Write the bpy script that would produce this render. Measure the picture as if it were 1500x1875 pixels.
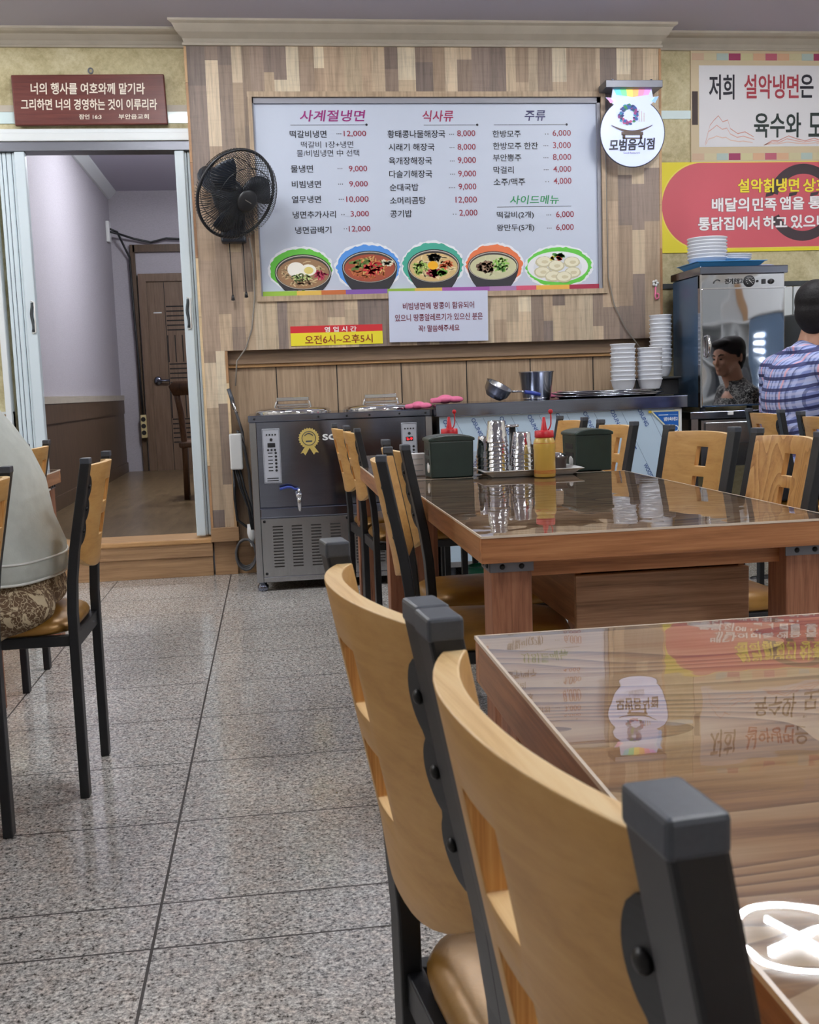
import bpy, bmesh, math, random
import numpy as np
from mathutils import Vector, Matrix, Quaternion

for _o in list(bpy.data.objects):
    bpy.data.objects.remove(_o)
S = bpy.context.scene
COL = S.collection
PI = math.pi
random.seed(7)

# ------------------------------------------------------------------ camera, exposure, world, lamp settings
cam_d = bpy.data.cameras.new('camera')
cam = bpy.data.objects.new('camera', cam_d)
COL.objects.link(cam)
_r = Vector((0.9908345, -0.1304055, -0.0352332))
_d = Vector((-0.0498092, -0.1102585, -0.9926541))
_f = Vector((0.1255628, 0.9853109, -0.1157433))
_m = Matrix.Identity(4)
for i in range(3):
    _m[i][0] = _r[i]; _m[i][1] = -_d[i]; _m[i][2] = -_f[i]
_m.translation = Vector((0, 0, 1.05))
cam.matrix_world = _m
cam_d.sensor_fit = 'HORIZONTAL'
cam_d.sensor_width = 36.0
cam_d.lens = 36.0 * 1940 / 1500
cam_d.clip_start = 0.02
cam_d.dof.use_dof = True
cam_d.dof.focus_distance = 3.6
cam_d.dof.aperture_fstop = 34.0
S.camera = cam

S.view_settings.view_transform = 'Standard'
S.view_settings.look = 'None'
S.view_settings.gamma = 1.0
S.view_settings.use_curve_mapping = False
S.view_settings.exposure = 0.0
S.cycles.use_denoising = True
S.cycles.max_bounces = 8
S.cycles.diffuse_bounces = 4
S.cycles.glossy_bounces = 5
S.cycles.transparent_max_bounces = 12
S.cycles.sample_clamp_indirect = 6.0
S.cycles.caustics_reflective = False
S.cycles.caustics_refractive = False

W = bpy.data.worlds.new('world')
S.world = W
W.use_nodes = True
W.node_tree.nodes['Background'].inputs[0].default_value = (0.8, 0.85, 1.0, 1)
W.node_tree.nodes['Background'].inputs[1].default_value = 0.3

LAMP_POWER = 96.0            # emission of the ceiling tubes
LAMP_COLOR = (0.98, 0.985, 1.0)
# dining room ceiling lamps (x, y); the room behind the folding door has one of its own
LAMPS = [(2.3, 4.35), (-0.45, 4.45), (-2.7, 2.3), (1.25, 0.95), (-2.5, 4.9), (2.5, -1.7), (3.9, 3.0)]
ROOM2_LAMP = (-0.2, 9.2)
ROOM2_POWER = 235.0

# ------------------------------------------------------------------ helpers
def lin(c):
    r = []
    for v in c[:3]:
        v = v / 255.0
        r.append(v / 12.92 if v <= 0.04045 else ((v + 0.055) / 1.055) ** 2.4)
    return (r[0], r[1], r[2], 1.0)

class NT:
    def __init__(self, m):
        self.t = m.node_tree; self.n = self.t.nodes; self.l = self.t.links
    def add(self, typ, **kw):
        nd = self.n.new(typ)
        for k, v in kw.items():
            if k.startswith('i_'):
                nd.inputs[k[2:].replace('_', ' ')].default_value = v
            else:
                setattr(nd, k, v)
        return nd
    def link(self, a, b): self.l.new(a, b)
    def coords(self, scale=(1, 1, 1), rot=(0, 0, 0), loc=(0, 0, 0), kind='Object'):
        tc = self.add('ShaderNodeTexCoord'); mp = self.add('ShaderNodeMapping')
        mp.inputs['Scale'].default_value = scale; mp.inputs['Rotation'].default_value = rot; mp.inputs['Location'].default_value = loc
        self.link(tc.outputs[kind], mp.inputs[0]); return mp.outputs[0]
    def noise(self, vec, scale, detail=4, rough=0.55, dist=0.0):
        nd = self.add('ShaderNodeTexNoise')
        nd.inputs['Scale'].default_value = scale; nd.inputs['Detail'].default_value = detail
        nd.inputs['Roughness'].default_value = rough; nd.inputs['Distortion'].default_value = dist
        self.link(vec, nd.inputs['Vector']); return nd.outputs['Fac']
    def ramp(self, fac, stops, interp='LINEAR'):
        nd = self.add('ShaderNodeValToRGB'); cr = nd.color_ramp; cr.interpolation = interp
        while len(cr.elements) < len(stops): cr.elements.new(0.5)
        for e, (p, c) in zip(cr.elements, stops):
            e.position = p; e.color = c if len(c) == 4 else (c[0], c[1], c[2], 1)
        self.link(fac, nd.inputs[0]); return nd.outputs[0]
    def math(self, op, a, b=None, c=None):
        nd = self.add('ShaderNodeMath', operation=op)
        for i, v in enumerate((a, b, c)):
            if v is None: continue
            if isinstance(v, (int, float)): nd.inputs[i].default_value = v
            else: self.link(v, nd.inputs[i])
        return nd.outputs[0]
    def mix(self, fac, a, b, mode='MIX'):
        nd = self.add('ShaderNodeMix', data_type='RGBA', blend_type=mode)
        for i, v in ((0, fac), (6, a), (7, b)):
            if isinstance(v, (int, float)): nd.inputs[i].default_value = v
            elif isinstance(v, tuple): nd.inputs[i].default_value = v
            else: self.link(v, nd.inputs[i])
        return nd.outputs[2]
    def bump(self, h, strength=0.2, dist=0.002):
        nd = self.add('ShaderNodeBump'); nd.inputs['Strength'].default_value = strength; nd.inputs['Distance'].default_value = dist
        self.link(h, nd.inputs['Height']); return nd.outputs[0]

def newmat(name):
    m = bpy.data.materials.new(name); m.use_nodes = True
    t = NT(m); b = t.n['Principled BSDF']
    return m, t, b

def pmat(name, rgb, rough=0.5, metal=0.0, spec=0.5, coat=0.0, emit=0.0, mottle=0.0, mscale=8.0, bump=0.0, bscale=60.0):
    m, t, b = newmat(name)
    c = lin(rgb)
    b.inputs['Base Color'].default_value = c
    b.inputs['Roughness'].default_value = rough
    b.inputs['Metallic'].default_value = metal
    b.inputs['Specular IOR Level'].default_value = spec
    b.inputs['Coat Weight'].default_value = coat
    if emit:
        b.inputs['Emission Color'].default_value = c; b.inputs['Emission Strength'].default_value = emit
    v = t.coords()
    if mottle:
        f = t.noise(v, mscale, 5)
        lo = tuple(x * (1 - mottle) for x in c[:3]); hi = tuple(min(1, x * (1 + mottle)) for x in c[:3])
        t.link(t.ramp(f, [(0.3, lo), (0.7, hi)]), b.inputs['Base Color'])
    if bump:
        t.link(t.bump(t.noise(v, bscale, 4), bump, 0.003), b.inputs['Normal'])
    return m

def woodmat(name, cols, axis=0, rough=0.45, coat=0.0, stretch=16.0, scale=1.6, rings=0.0, bump=0.08, spec=0.4):
    m, t, b = newmat(name)
    sc = [stretch] * 3; sc[axis] = 1.0
    v = t.coords(tuple(s * scale for s in sc))
    f1 = t.noise(v, 1.6, 7, 0.62, 0.5)
    sc2 = [stretch * 5] * 3; sc2[axis] = 3.0
    f2 = t.noise(t.coords(tuple(s * scale for s in sc2)), 1.5, 3, 0.6)
    f = t.math('ADD', t.math('MULTIPLY', f1, 0.72), t.math('MULTIPLY', f2, 0.28))
    if rings:
        sc3 = [6.0] * 3; sc3[axis] = 1.1
        w = t.add('ShaderNodeTexWave', wave_type='RINGS', rings_direction='Z' if axis != 2 else 'X', wave_profile='SAW')
        w.inputs['Scale'].default_value = rings; w.inputs['Distortion'].default_value = 7.0
        w.inputs['Detail'].default_value = 3.0; w.inputs['Detail Scale'].default_value = 0.7
        t.link(t.coords(tuple(sc3), loc=(0.4, 0.7, 0.2)), w.inputs['Vector'])
        f = t.math('ADD', t.math('MULTIPLY', f, 0.62), t.math('MULTIPLY', w.outputs['Fac'], 0.3))
    n = len(cols)
    t.link(t.ramp(f, [(0.30 + 0.40 * i / (n - 1), lin(c)) for i, c in enumerate(cols)]), b.inputs['Base Color'])
    b.inputs['Roughness'].default_value = rough
    b.inputs['Specular IOR Level'].default_value = spec
    b.inputs['Coat Weight'].default_value = coat
    b.inputs['Coat Roughness'].default_value = 0.08
    if bump: t.link(t.bump(f, bump, 0.002), b.inputs['Normal'])
    return m

class MB:
    """collects shapes and links them as one mesh object"""
    def __init__(self):
        self.v = []; self.f = []; self.mi = []; self.sm = []; self.col = []
    def add(self, verts, faces, mat=0, smooth=False, col=None):
        o = len(self.v)
        self.v += [tuple(p) for p in verts]
        for q in faces:
            self.f.append(tuple(i + o for i in q)); self.mi.append(mat); self.sm.append(smooth); self.col.append(col)
        return self
    def box(self, x0, x1, y0, y1, z0, z1, mat=0, col=None):
        v = [(x0, y0, z0), (x1, y0, z0), (x1, y1, z0), (x0, y1, z0), (x0, y0, z1), (x1, y0, z1), (x1, y1, z1), (x0, y1, z1)]
        return self.add(v, [(3, 2, 1, 0), (4, 5, 6, 7), (0, 1, 5, 4), (1, 2, 6, 5), (2, 3, 7, 6), (3, 0, 4, 7)], mat, False, col)
    def obox(self, c, size, rot=None, mat=0, col=None):
        rot = rot or Matrix.Identity(3); c = Vector(c)
        hx, hy, hz = size[0] / 2, size[1] / 2, size[2] / 2
        v = [c + rot @ Vector(p) for p in [(-hx, -hy, -hz), (hx, -hy, -hz), (hx, hy, -hz), (-hx, hy, -hz), (-hx, -hy, hz), (hx, -hy, hz), (hx, hy, hz), (-hx, hy, hz)]]
        return self.add(v, [(3, 2, 1, 0), (4, 5, 6, 7), (0, 1, 5, 4), (1, 2, 6, 5), (2, 3, 7, 6), (3, 0, 4, 7)], mat, False, col)
    def tube(self, pts, r, n=8, closed=False, mat=0, col=None, cap=True):
        pts = [Vector(p) for p in pts]; N = len(pts)
        rs = r if isinstance(r, (list, tuple)) else [r] * N
        up = None; rings = []
        for i, p in enumerate(pts):
            a = pts[(i - 1) % N] if (closed or i > 0) else p
            b = pts[(i + 1) % N] if (closed or i < N - 1) else p
            t = (b - a)
            t = t.normalized() if t.length > 1e-9 else Vector((0, 0, 1))
            if up is None:
                up = t.orthogonal().normalized()
            up = (up - t * up.dot(t))
            up = up.normalized() if up.length > 1e-6 else t.orthogonal().normalized()
            w = t.cross(up)
            rings.append([p + (up * math.cos(2 * PI * k / n) + w * math.sin(2 * PI * k / n)) * rs[i] for k in range(n)])
        v = [q for rg in rings for q in rg]; f = []
        for i in range(N if closed else N - 1):
            j = (i + 1) % N
            for k in range(n):
                k2 = (k + 1) % n
                f.append((i * n + k, i * n + k2, j * n + k2, j * n + k))
        self.add(v, f, mat, True, col)
        if cap and not closed:
            self.add(rings[0], [tuple(range(n))[::-1]], mat, False, col); self.add(rings[-1], [tuple(range(n))], mat, False, col)
        return self
    def cyl(self, p0, p1, r0, r1=None, n=20, mat=0, col=None, cap=True):
        return self.tube([p0, p1], [r0, r0 if r1 is None else r1], n, False, mat, col, cap)
    def lathe(self, prof, c=(0, 0, 0), n=28, mat=0, col=None, rot=None, closed_prof=False):
        c = Vector(c); rot = rot or Matrix.Identity(3); v = []; f = []
        for r, z in prof:
            for k in range(n):
                a = 2 * PI * k / n
                v.append(c + rot @ Vector((max(r, 1e-5) * math.cos(a), max(r, 1e-5) * math.sin(a), z)))
        m = len(prof)
        for i in range(m if closed_prof else m - 1):
            j = (i + 1) % m
            for k in range(n):
                k2 = (k + 1) % n
                f.append((i * n + k, i * n + k2, j * n + k2, j * n + k))
        return self.add(v, f, mat, True, col)
    def ball(self, c, r, n=14, mat=0, col=None, rot=None):
        r = r if isinstance(r, (tuple, list)) else (r, r, r)
        c = Vector(c); rot = rot or Matrix.Identity(3); v = []; f = []; m = n // 2 + 1
        for i in range(m + 1):
            th = PI * i / m
            for k in range(n):
                a = 2 * PI * k / n
                v.append(c + rot @ Vector((r[0] * max(math.sin(th), 1e-4) * math.cos(a), r[1] * max(math.sin(th), 1e-4) * math.sin(a), r[2] * math.cos(th))))
        for i in range(m):
            for k in range(n):
                k2 = (k + 1) % n
                f.append((i * n + k, (i + 1) * n + k, (i + 1) * n + k2, i * n + k2))
        return self.add(v, f, mat, True, col)
    def capsule(self, p0, p1, r0, r1=None, n=14):
        r1 = r0 if r1 is None else r1
        self.cyl(p0, p1, r0, r1, n); self.ball(p0, r0, n); self.ball(p1, r1, n); return self
    def prism(self, poly, fn, h0, h1, mat=0, col=None, side=None):
        n = len(poly)
        v = [fn(u, w, h0) for u, w in poly] + [fn(u, w, h1) for u, w in poly]
        self.add(v, [tuple(range(n))[::-1], tuple(range(n, 2 * n))], mat, False, col)
        self.add(v, [(i, (i + 1) % n, n + (i + 1) % n, n + i) for i in range(n)], mat if side is None else side, False, col)
        return self
    def loft(self, rings, mat=0, smooth=True, caps=True, col=None):
        n = len(rings[0]); v = [p for r in rings for p in r]; f = []
        for i in range(len(rings) - 1):
            for k in range(n):
                k2 = (k + 1) % n
                f.append((i * n + k, i * n + k2, (i + 1) * n + k2, (i + 1) * n + k))
        self.add(v, f, mat, smooth, col)
        if caps:
            self.add(rings[0], [tuple(range(n))[::-1]], mat, smooth, col); self.add(rings[-1], [tuple(range(n))], mat, smooth, col)
        return self
    def mesh(self, name, mats, shift=None, weld=True):
        me = bpy.data.meshes.new(name)
        v = self.v if shift is None else [(p[0] - shift[0], p[1] - shift[1], p[2] - shift[2]) for p in self.v]
        me.from_pydata(v, [], self.f)
        for m in (mats if isinstance(mats, (list, tuple)) else [mats]): me.materials.append(m)
        for p, mi, sm in zip(me.polygons, self.mi, self.sm):
            p.material_index = mi; p.use_smooth = sm
        if any(c is not None for c in self.col):
            at = me.color_attributes.new('tint', 'FLOAT_COLOR', 'CORNER')
            for p, c in zip(me.polygons, self.col):
                c = c or (0.5, 0.5, 0.5, 1)
                for li in p.loop_indices: at.data[li].color = c
        if weld:
            bm = bmesh.new(); bm.from_mesh(me)
            bmesh.ops.remove_doubles(bm, verts=bm.verts, dist=1e-6)
            bmesh.ops.recalc_face_normals(bm, faces=bm.faces)
            bm.to_mesh(me); bm.free()
        me.update()
        return me
    def build(self, name, mats, parent=None, world=False, bevel=0.0, seg=2, label=None, weld=True):
        shift = parent.location if (parent is not None and world) else None
        o = bpy.data.objects.new(name, self.mesh(name, mats, shift, weld))
        COL.objects.link(o)
        if parent is not None: o.parent = parent
        if bevel:
            b = o.modifiers.new('bevel', 'BEVEL'); b.width = bevel; b.segments = seg; b.limit_method = 'ANGLE'; b.angle_limit = math.radians(40)
            b.harden_normals = False
        if label: o['label'] = label
        return o

def thing(name, label, cat, loc=(0, 0, 0), rotz=0.0, group=None):
    o = bpy.data.objects.new(name, None); COL.objects.link(o)
    o.location = loc; o.rotation_euler = (0, 0, rotz); o.empty_display_size = 0.05
    o['label'] = label; o['category'] = cat
    if group: o['group'] = group
    return o
def tag(o, label, cat, group=None):
    o['label'] = label; o['category'] = cat
    if group: o['group'] = group
    return o
def struct(name, mb, mats, bevel=0.0, parent=None, weld=True):
    o = mb.build(name, mats, parent, bevel=bevel, weld=weld)
    if parent is None: o['kind'] = 'structure'
    return o
def dup(root, loc, rotz, label, group=None, scale=None):
    r = root.copy(); COL.objects.link(r); r.location = loc; r.rotation_euler = (0, 0, rotz)
    r['label'] = label
    if group: r['group'] = group
    for ch in list(root.children):
        c = ch.copy(); COL.objects.link(c); c.parent = r
        for g in list(ch.children):
            d = g.copy(); COL.objects.link(d); d.parent = c
    return r

def fuse(mb, voxel=0.008, smooth=6, name='body'):
    """melts overlapping shapes into one continuous surface"""
    o = bpy.data.objects.new('tmp', mb.mesh('tmp', [], weld=False)); COL.objects.link(o)
    r = o.modifiers.new('r', 'REMESH'); r.mode = 'VOXEL'; r.voxel_size = voxel; r.use_smooth_shade = True
    if smooth:
        s = o.modifiers.new('s', 'SMOOTH'); s.iterations = smooth; s.factor = 0.5
    dg = bpy.context.evaluated_depsgraph_get(); dg.update()
    me = bpy.data.meshes.new_from_object(o.evaluated_get(dg))
    old = o.data; bpy.data.objects.remove(o); bpy.data.meshes.remove(old)
    me.name = name
    for p in me.polygons: p.use_smooth = True
    return me
def meshobj(name, me, mats, parent=None):
    me.materials.clear()
    for m in (mats if isinstance(mats, (list, tuple)) else [mats]): me.materials.append(m)
    o = bpy.data.objects.new(name, me); COL.objects.link(o)
    if parent is not None: o.parent = parent
    return o

_tx = {}
def glyphs(body, bold=0.0, shear=0.0, space=1.0):
    k = (body, bold, shear, space)
    if k in _tx: return _tx[k]
    c = bpy.data.curves.new('t', 'FONT'); c.body = body; c.size = 1.0; c.offset = bold; c.shear = shear; c.resolution_u = 3; c.space_character = space
    o = bpy.data.objects.new('t', c); COL.objects.link(o)
    dg = bpy.context.evaluated_depsgraph_get(); dg.update()
    me = bpy.data.meshes.new_from_object(o.evaluated_get(dg))
    v = [(p.co.x, p.co.y) for p in me.vertices]; f = [tuple(p.vertices) for p in me.polygons]
    bpy.data.objects.remove(o); bpy.data.curves.remove(c); bpy.data.meshes.remove(me)
    _tx[k] = (v, f); return _tx[k]
def put_text(mb, body, x0, x1, zc, h, fn, layer=0.0015, col=None, bold=0.012, shear=0.0, mat=0, space=1.0, tilt=0.0):
    """lettering laid on a surface: fn(u, v, layer) gives the point"""
    extra = max(0.0, bold - 0.012); bold = min(bold, 0.010)
    v, f = glyphs(body, bold, shear, space)
    ax = min(p[0] for p in v); bx = max(p[0] for p in v); ay = min(p[1] for p in v); by = max(p[1] for p in v)
    w = x1 - x0
    q = [(x0 + (p[0] - ax) / (bx - ax) * w, zc - h / 2 + (p[1] - ay) / (by - ay) * h) for p in v]
    if tilt:
        cx = (x0 + x1) / 2; q = [(u, z + (u - cx) * tilt) for u, z in q]
    mb.add([fn(u, z, layer) for u, z in q], f, mat, False, col)
    if extra:                                   # heavier stroke: the same outlines laid again a hair aside
        for k in range(8):
            du, dv = extra * h * math.cos(k * PI / 4), extra * h * math.sin(k * PI / 4)
            mb.add([fn(u + du, z + dv, layer - 0.00002 * (k + 1)) for u, z in q], f, mat, False, col)

def wallfn(Y):
    return lambda u, z, l=0.0: (u, Y - l, z)
ORD = ['topmost', 'second from top', 'third from top', 'fourth from top', 'fifth from top', 'sixth from top', 'seventh from top', 'eighth from top', 'ninth from top', 'tenth from top', 'eleventh from top', 'twelfth from top', 'thirteenth from top']

# ------------------------------------------------------------------ materials
def tintmat(name, rough=0.5, spec=0.4, grain=0.0, emit=0.0, coat=0.0):
    m, t, b = newmat(name)
    a = t.add('ShaderNodeAttribute', attribute_name='tint')
    c = a.outputs['Color']
    if grain:
        f = t.noise(t.coords((38, 38, 2.2)), 1.7, 6, 0.65, 0.4)
        g = t.ramp(f, [(0.28, (1 - grain,) * 3), (0.55, (1,) * 3), (0.75, (1 + grain * 0.25,) * 3)])
        c = t.mix(1.0, c, g, 'MULTIPLY')
        f2 = t.noise(t.coords((5, 5, 60)), 1.0, 3, 0.6, 0.3)
        g2 = t.ramp(f2, [(0.3, (0.82,) * 3), (0.5, (1,) * 3)])
        c = t.mix(0.55, c, t.mix(1.0, c, g2, 'MULTIPLY'))
    t.link(c, b.inputs['Base Color'])
    b.inputs['Roughness'].default_value = rough; b.inputs['Specular IOR Level'].default_value = spec; b.inputs['Coat Weight'].default_value = coat
    if emit:
        t.link(c, b.inputs['Emission Color']); b.inputs['Emission Strength'].default_value = emit
    return m

def floor_mat():
    m, t, b = newmat('polished granite tiles')
    v = t.coords()
    n1 = t.noise(v, 150, 3, 0.7)
    n2 = t.noise(t.coords(loc=(3.1, 1.7, 0.4)), 78, 3, 0.6)
    f = t.math('ADD', t.math('MULTIPLY', n1, 0.62), t.math('MULTIPLY', n2, 0.38))
    c = t.ramp(f, [(0.385, lin((48, 46, 45))), (0.46, lin((162, 160, 157))), (0.53, lin((202, 200, 196))), (0.60, lin((246, 245, 240)))])
    warm = t.ramp(t.noise(v, 28, 3, 0.6), [(0.42, (1, 1, 1)), (0.66, (1.0, 0.92, 0.88))])
    c = t.mix(0.8, c, warm, 'MULTIPLY')
    sx = t.add('ShaderNodeSeparateXYZ'); t.link(v, sx.inputs[0])
    fx = t.math('FRACT', t.math('DIVIDE', t.math('ADD', sx.outputs[0], 10 * 0.65 + 0.276), 0.65))
    dx = t.math('MULTIPLY', t.math('MINIMUM', fx, t.math('SUBTRACT', 1.0, fx)), 0.65)
    near = t.math('LESS_THAN', sx.outputs[1], 2.065)
    y0 = t.math('SUBTRACT', 2.157, t.math('MULTIPLY', near, 0.183))
    fy = t.math('FRACT', t.math('DIVIDE', t.math('ADD', t.math('SUBTRACT', sx.outputs[1], y0), 43.0), 0.43))
    dy = t.math('MULTIPLY', t.math('MINIMUM', fy, t.math('SUBTRACT', 1.0, fy)), 0.43)
    gx = t.math('LESS_THAN', dx, 0.0030); gy = t.math('LESS_THAN', dy, 0.0028)
    g = t.math('MAXIMUM', gx, gy)
    t.link(t.mix(g, c, lin((52, 47, 44))), b.inputs['Base Color'])
    t.link(t.math('ADD', 0.13, t.math('MULTIPLY', g, 0.5)), b.inputs['Roughness'])
    b.inputs['Specular IOR Level'].default_value = 0.5
    return m

def stone_mat():
    m, t, b = newmat('beige stone wallpaper')
    v = t.coords()
    f = t.math('ADD', t.math('MULTIPLY', t.noise(v, 3.2, 8, 0.65, 0.8), 0.7), t.math('MULTIPLY', t.noise(v, 38, 3, 0.7), 0.3))
    c = t.ramp(f, [(0.32, lin((150, 138, 98))), (0.5, lin((196, 186, 146))), (0.68, lin((222, 215, 182)))])
    ve = t.ramp(t.noise(t.coords(loc=(2, 5, 1)), 7, 8, 0.7, 2.0), [(0.485, (1, 1, 1)), (0.5, (0.78, 0.72, 0.6)), (0.515, (1, 1, 1))])
    t.link(t.mix(0.5, c, ve, 'MULTIPLY'), b.inputs['Base Color'])
    b.inputs['Roughness'].default_value = 0.55
    return m

def wallpaper_mat(name, rgb):
    m, t, b = newmat(name)
    c = lin(rgb)
    f = t.noise(t.coords((30, 30, 150)), 1.5, 4, 0.7)
    t.link(t.ramp(f, [(0.3, tuple(x * 0.86 for x in c[:3])), (0.7, tuple(min(1, x * 1.1) for x in c[:3]))]), b.inputs['Base Color'])
    b.inputs['Roughness'].default_value = 0.8
    t.link(t.bump(f, 0.25, 0.002), b.inputs['Normal'])
    return m

def steel_mat(name, rgb=(186, 188, 192), rough=0.24, axis=0, wav=0.0, streak=0.14, dents=0.0):
    m, t, b = newmat(name)
    b.inputs['Metallic'].default_value = 1.0
    sc = [260] * 3; sc[axis] = 3
    f = t.noise(t.coords(tuple(sc)), 1.0, 3, 0.6)
    c = lin(rgb)
    t.link(t.ramp(f, [(0.3, tuple(x * (1 - streak) for x in c[:3])), (0.7, c)]), b.inputs['Base Color'])
    if dents:
        vo = t.add('ShaderNodeTexVoronoi', feature='SMOOTH_F1'); vo.inputs['Scale'].default_value = 95; t.link(t.coords(), vo.inputs['Vector'])
        t.link(t.bump(vo.outputs['Distance'], dents, 0.004), b.inputs['Normal'])
    s = t.noise(t.coords(), 5, 4, 0.6)
    t.link(t.math('ADD', rough * 0.8, t.math('MULTIPLY', s, rough * 0.4)), b.inputs['Roughness'])
    if wav:
        t.link(t.bump(t.noise(t.coords((1, 1, 0.7)), 3.0, 1, 0.4, 0.4), wav, 0.05), b.inputs['Normal'])
    return m

def vinyl_mat():
    m, t, b = newmat('clear glossy table film')
    t.n.remove(b)
    out = t.n['Material Output']
    h = t.noise(t.coords((1, 1, 0.1)), 4.2, 2, 0.45, 0.6)
    h2 = t.noise(t.coords((1, 1, 0.1), loc=(4, 2, 0)), 17, 2, 0.5)
    hh = t.math('ADD', h, t.math('MULTIPLY', h2, 0.045))
    nrm = t.bump(hh, 0.14, 0.007)
    fr = t.add('ShaderNodeFresnel'); fr.inputs['IOR'].default_value = 1.55; t.link(nrm, fr.inputs['Normal'])
    fac = t.math('MINIMUM', t.math('MULTIPLY', fr.outputs[0], 1.3), 0.96)
    tr = t.add('ShaderNodeBsdfTransparent'); tr.inputs[0].default_value = (0.97, 0.97, 0.97, 1)
    gl = t.add('ShaderNodeBsdfGlossy'); gl.inputs['Roughness'].default_value = 0.012; t.link(nrm, gl.inputs['Normal'])
    mx = t.add('ShaderNodeMixShader'); t.link(fac, mx.inputs[0])
    df = t.add('ShaderNodeBsdfDiffuse'); df.inputs[0].default_value = (0.9, 0.88, 0.86, 1)
    hz = t.add('ShaderNodeMixShader'); hz.inputs[0].default_value = 0.035; t.link(tr.outputs[0], hz.inputs[1]); t.link(df.outputs[0], hz.inputs[2])
    t.link(hz.outputs[0], mx.inputs[1]); t.link(gl.outputs[0], mx.inputs[2])
    t.link(mx.outputs[0], out.inputs[0])
    return m

def figured_wood(name, cols=((112, 70, 40), (216, 164, 112), (246, 208, 160)), stretch=(0.9, 3.6, 1), scale=0.9, turns=14, rough=0.45):
    m, t, b = newmat(name)
    f = t.noise(t.coords(stretch, loc=(0.3, 0.6, 0.1)), scale, 2, 0.45, 0.35)
    g = t.math('FRACT', t.math('MULTIPLY', f, turns * 2.2))
    fine = t.noise(t.coords((6, 120, 60)), 1.0, 4, 0.65)
    v = t.math('ADD', t.math('MULTIPLY', g, 0.42), t.math('ADD', t.math('MULTIPLY', fine, 0.5), t.math('MULTIPLY', t.noise(t.coords((2, 9, 9)), 1.2, 4), 0.3)))
    t.link(t.ramp(v, [(0.32, lin(cols[0])), (0.56, lin(cols[1])), (0.8, lin(cols[2]))]), b.inputs['Base Color'])
    b.inputs['Roughness'].default_value = rough
    return m

def lace_mat():
    m, t, b = newmat('brown floral lace')
    v = t.coords(kind='Object')
    w = t.add('ShaderNodeTexNoise'); w.inputs['Scale'].default_value = 14; t.link(v, w.inputs['Vector'])
    vo = t.add('ShaderNodeTexVoronoi', feature='F1'); vo.inputs['Scale'].default_value = 26; vo.inputs['Randomness'].default_value = 0.85
    t.link(t.mix(0.12, v, w.outputs['Color']), vo.inputs['Vector'])
    d = vo.outputs['Distance']
    petals = t.ramp(d, [(0.0, (0.25,) * 3), (0.07, (0.25,) * 3), (0.09, (1,) * 3), (0.30, (1,) * 3), (0.33, (0,) * 3)])
    vo2 = t.add('ShaderNodeTexVoronoi', feature='DISTANCE_TO_EDGE'); vo2.inputs['Scale'].default_value = 40
    t.link(t.mix(0.25, v, w.outputs['Color']), vo2.inputs['Vector'])
    vines = t.ramp(vo2.outputs['Distance'], [(0.035, (0.85,) * 3), (0.055, (0,) * 3)])
    vo3 = t.add('ShaderNodeTexVoronoi', feature='F1'); vo3.inputs['Scale'].default_value = 90; t.link(v, vo3.inputs['Vector'])
    dots = t.ramp(vo3.outputs['Distance'], [(0.22, (0.7,) * 3), (0.27, (0,) * 3)])
    fac = t.mix(1.0, t.mix(1.0, petals, vines, 'LIGHTEN'), dots, 'LIGHTEN')
    t.link(t.mix(fac, lin((104, 80, 56)), lin((206, 190, 158))), b.inputs['Base Color'])
    b.inputs['Roughness'].default_value = 0.75
    return m

def plaid_mat():
    m, t, b = newmat('blue plaid shirt cloth')
    sx = t.add('ShaderNodeSeparateXYZ'); t.link(t.coords(), sx.inputs[0])
    hz = t.math('ADD', sx.outputs[2], t.math('MULTIPLY', sx.outputs[0], -0.25))
    hv = t.math('ADD', t.math('MULTIPLY', sx.outputs[0], 0.75), sx.outputs[1])
    def band(src, period, lo, hi):
        f = t.math('FRACT', t.math('DIVIDE', t.math('ADD', src, 20.0 * period), period))
        return t.math('MULTIPLY', t.math('GREATER_THAN', f, lo), t.math('LESS_THAN', f, hi))
    base = t.mix(band(hv, 0.022, 0.0, 0.5), lin((168, 182, 226)), lin((126, 140, 196)))
    base = t.mix(t.math('MULTIPLY', band(hz, 0.044, 0.55, 0.8), 0.6), base, lin((196, 200, 232)))
    base = t.mix(t.math('MULTIPLY', band(hv, 0.088, 0.1, 0.2), 0.75), base, lin((236, 168, 176)))
    base = t.mix(t.math('MULTIPLY', band(hv, 0.044, 0.62, 0.74), 0.6), base, lin((58, 68, 118)))
    base = t.mix(t.math('MULTIPLY', band(hz, 0.044, 0.0, 0.30), 0.93), base, lin((30, 36, 84)))
    t.link(base, b.inputs['Base Color']); b.inputs['Roughness'].default_value = 0.85
    return m

def camo_mat():
    m, t, b = newmat('black and white leafy shirt cloth')
    w = t.noise(t.coords(), 30, 3, 0.6, 3.0)
    t.link(t.ramp(w, [(0.47, lin((26, 27, 30))), (0.53, lin((52, 54, 56))), (0.56, lin((170, 172, 168)))]), b.inputs['Base Color'])
    b.inputs['Roughness'].default_value = 0.85
    return m

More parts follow.
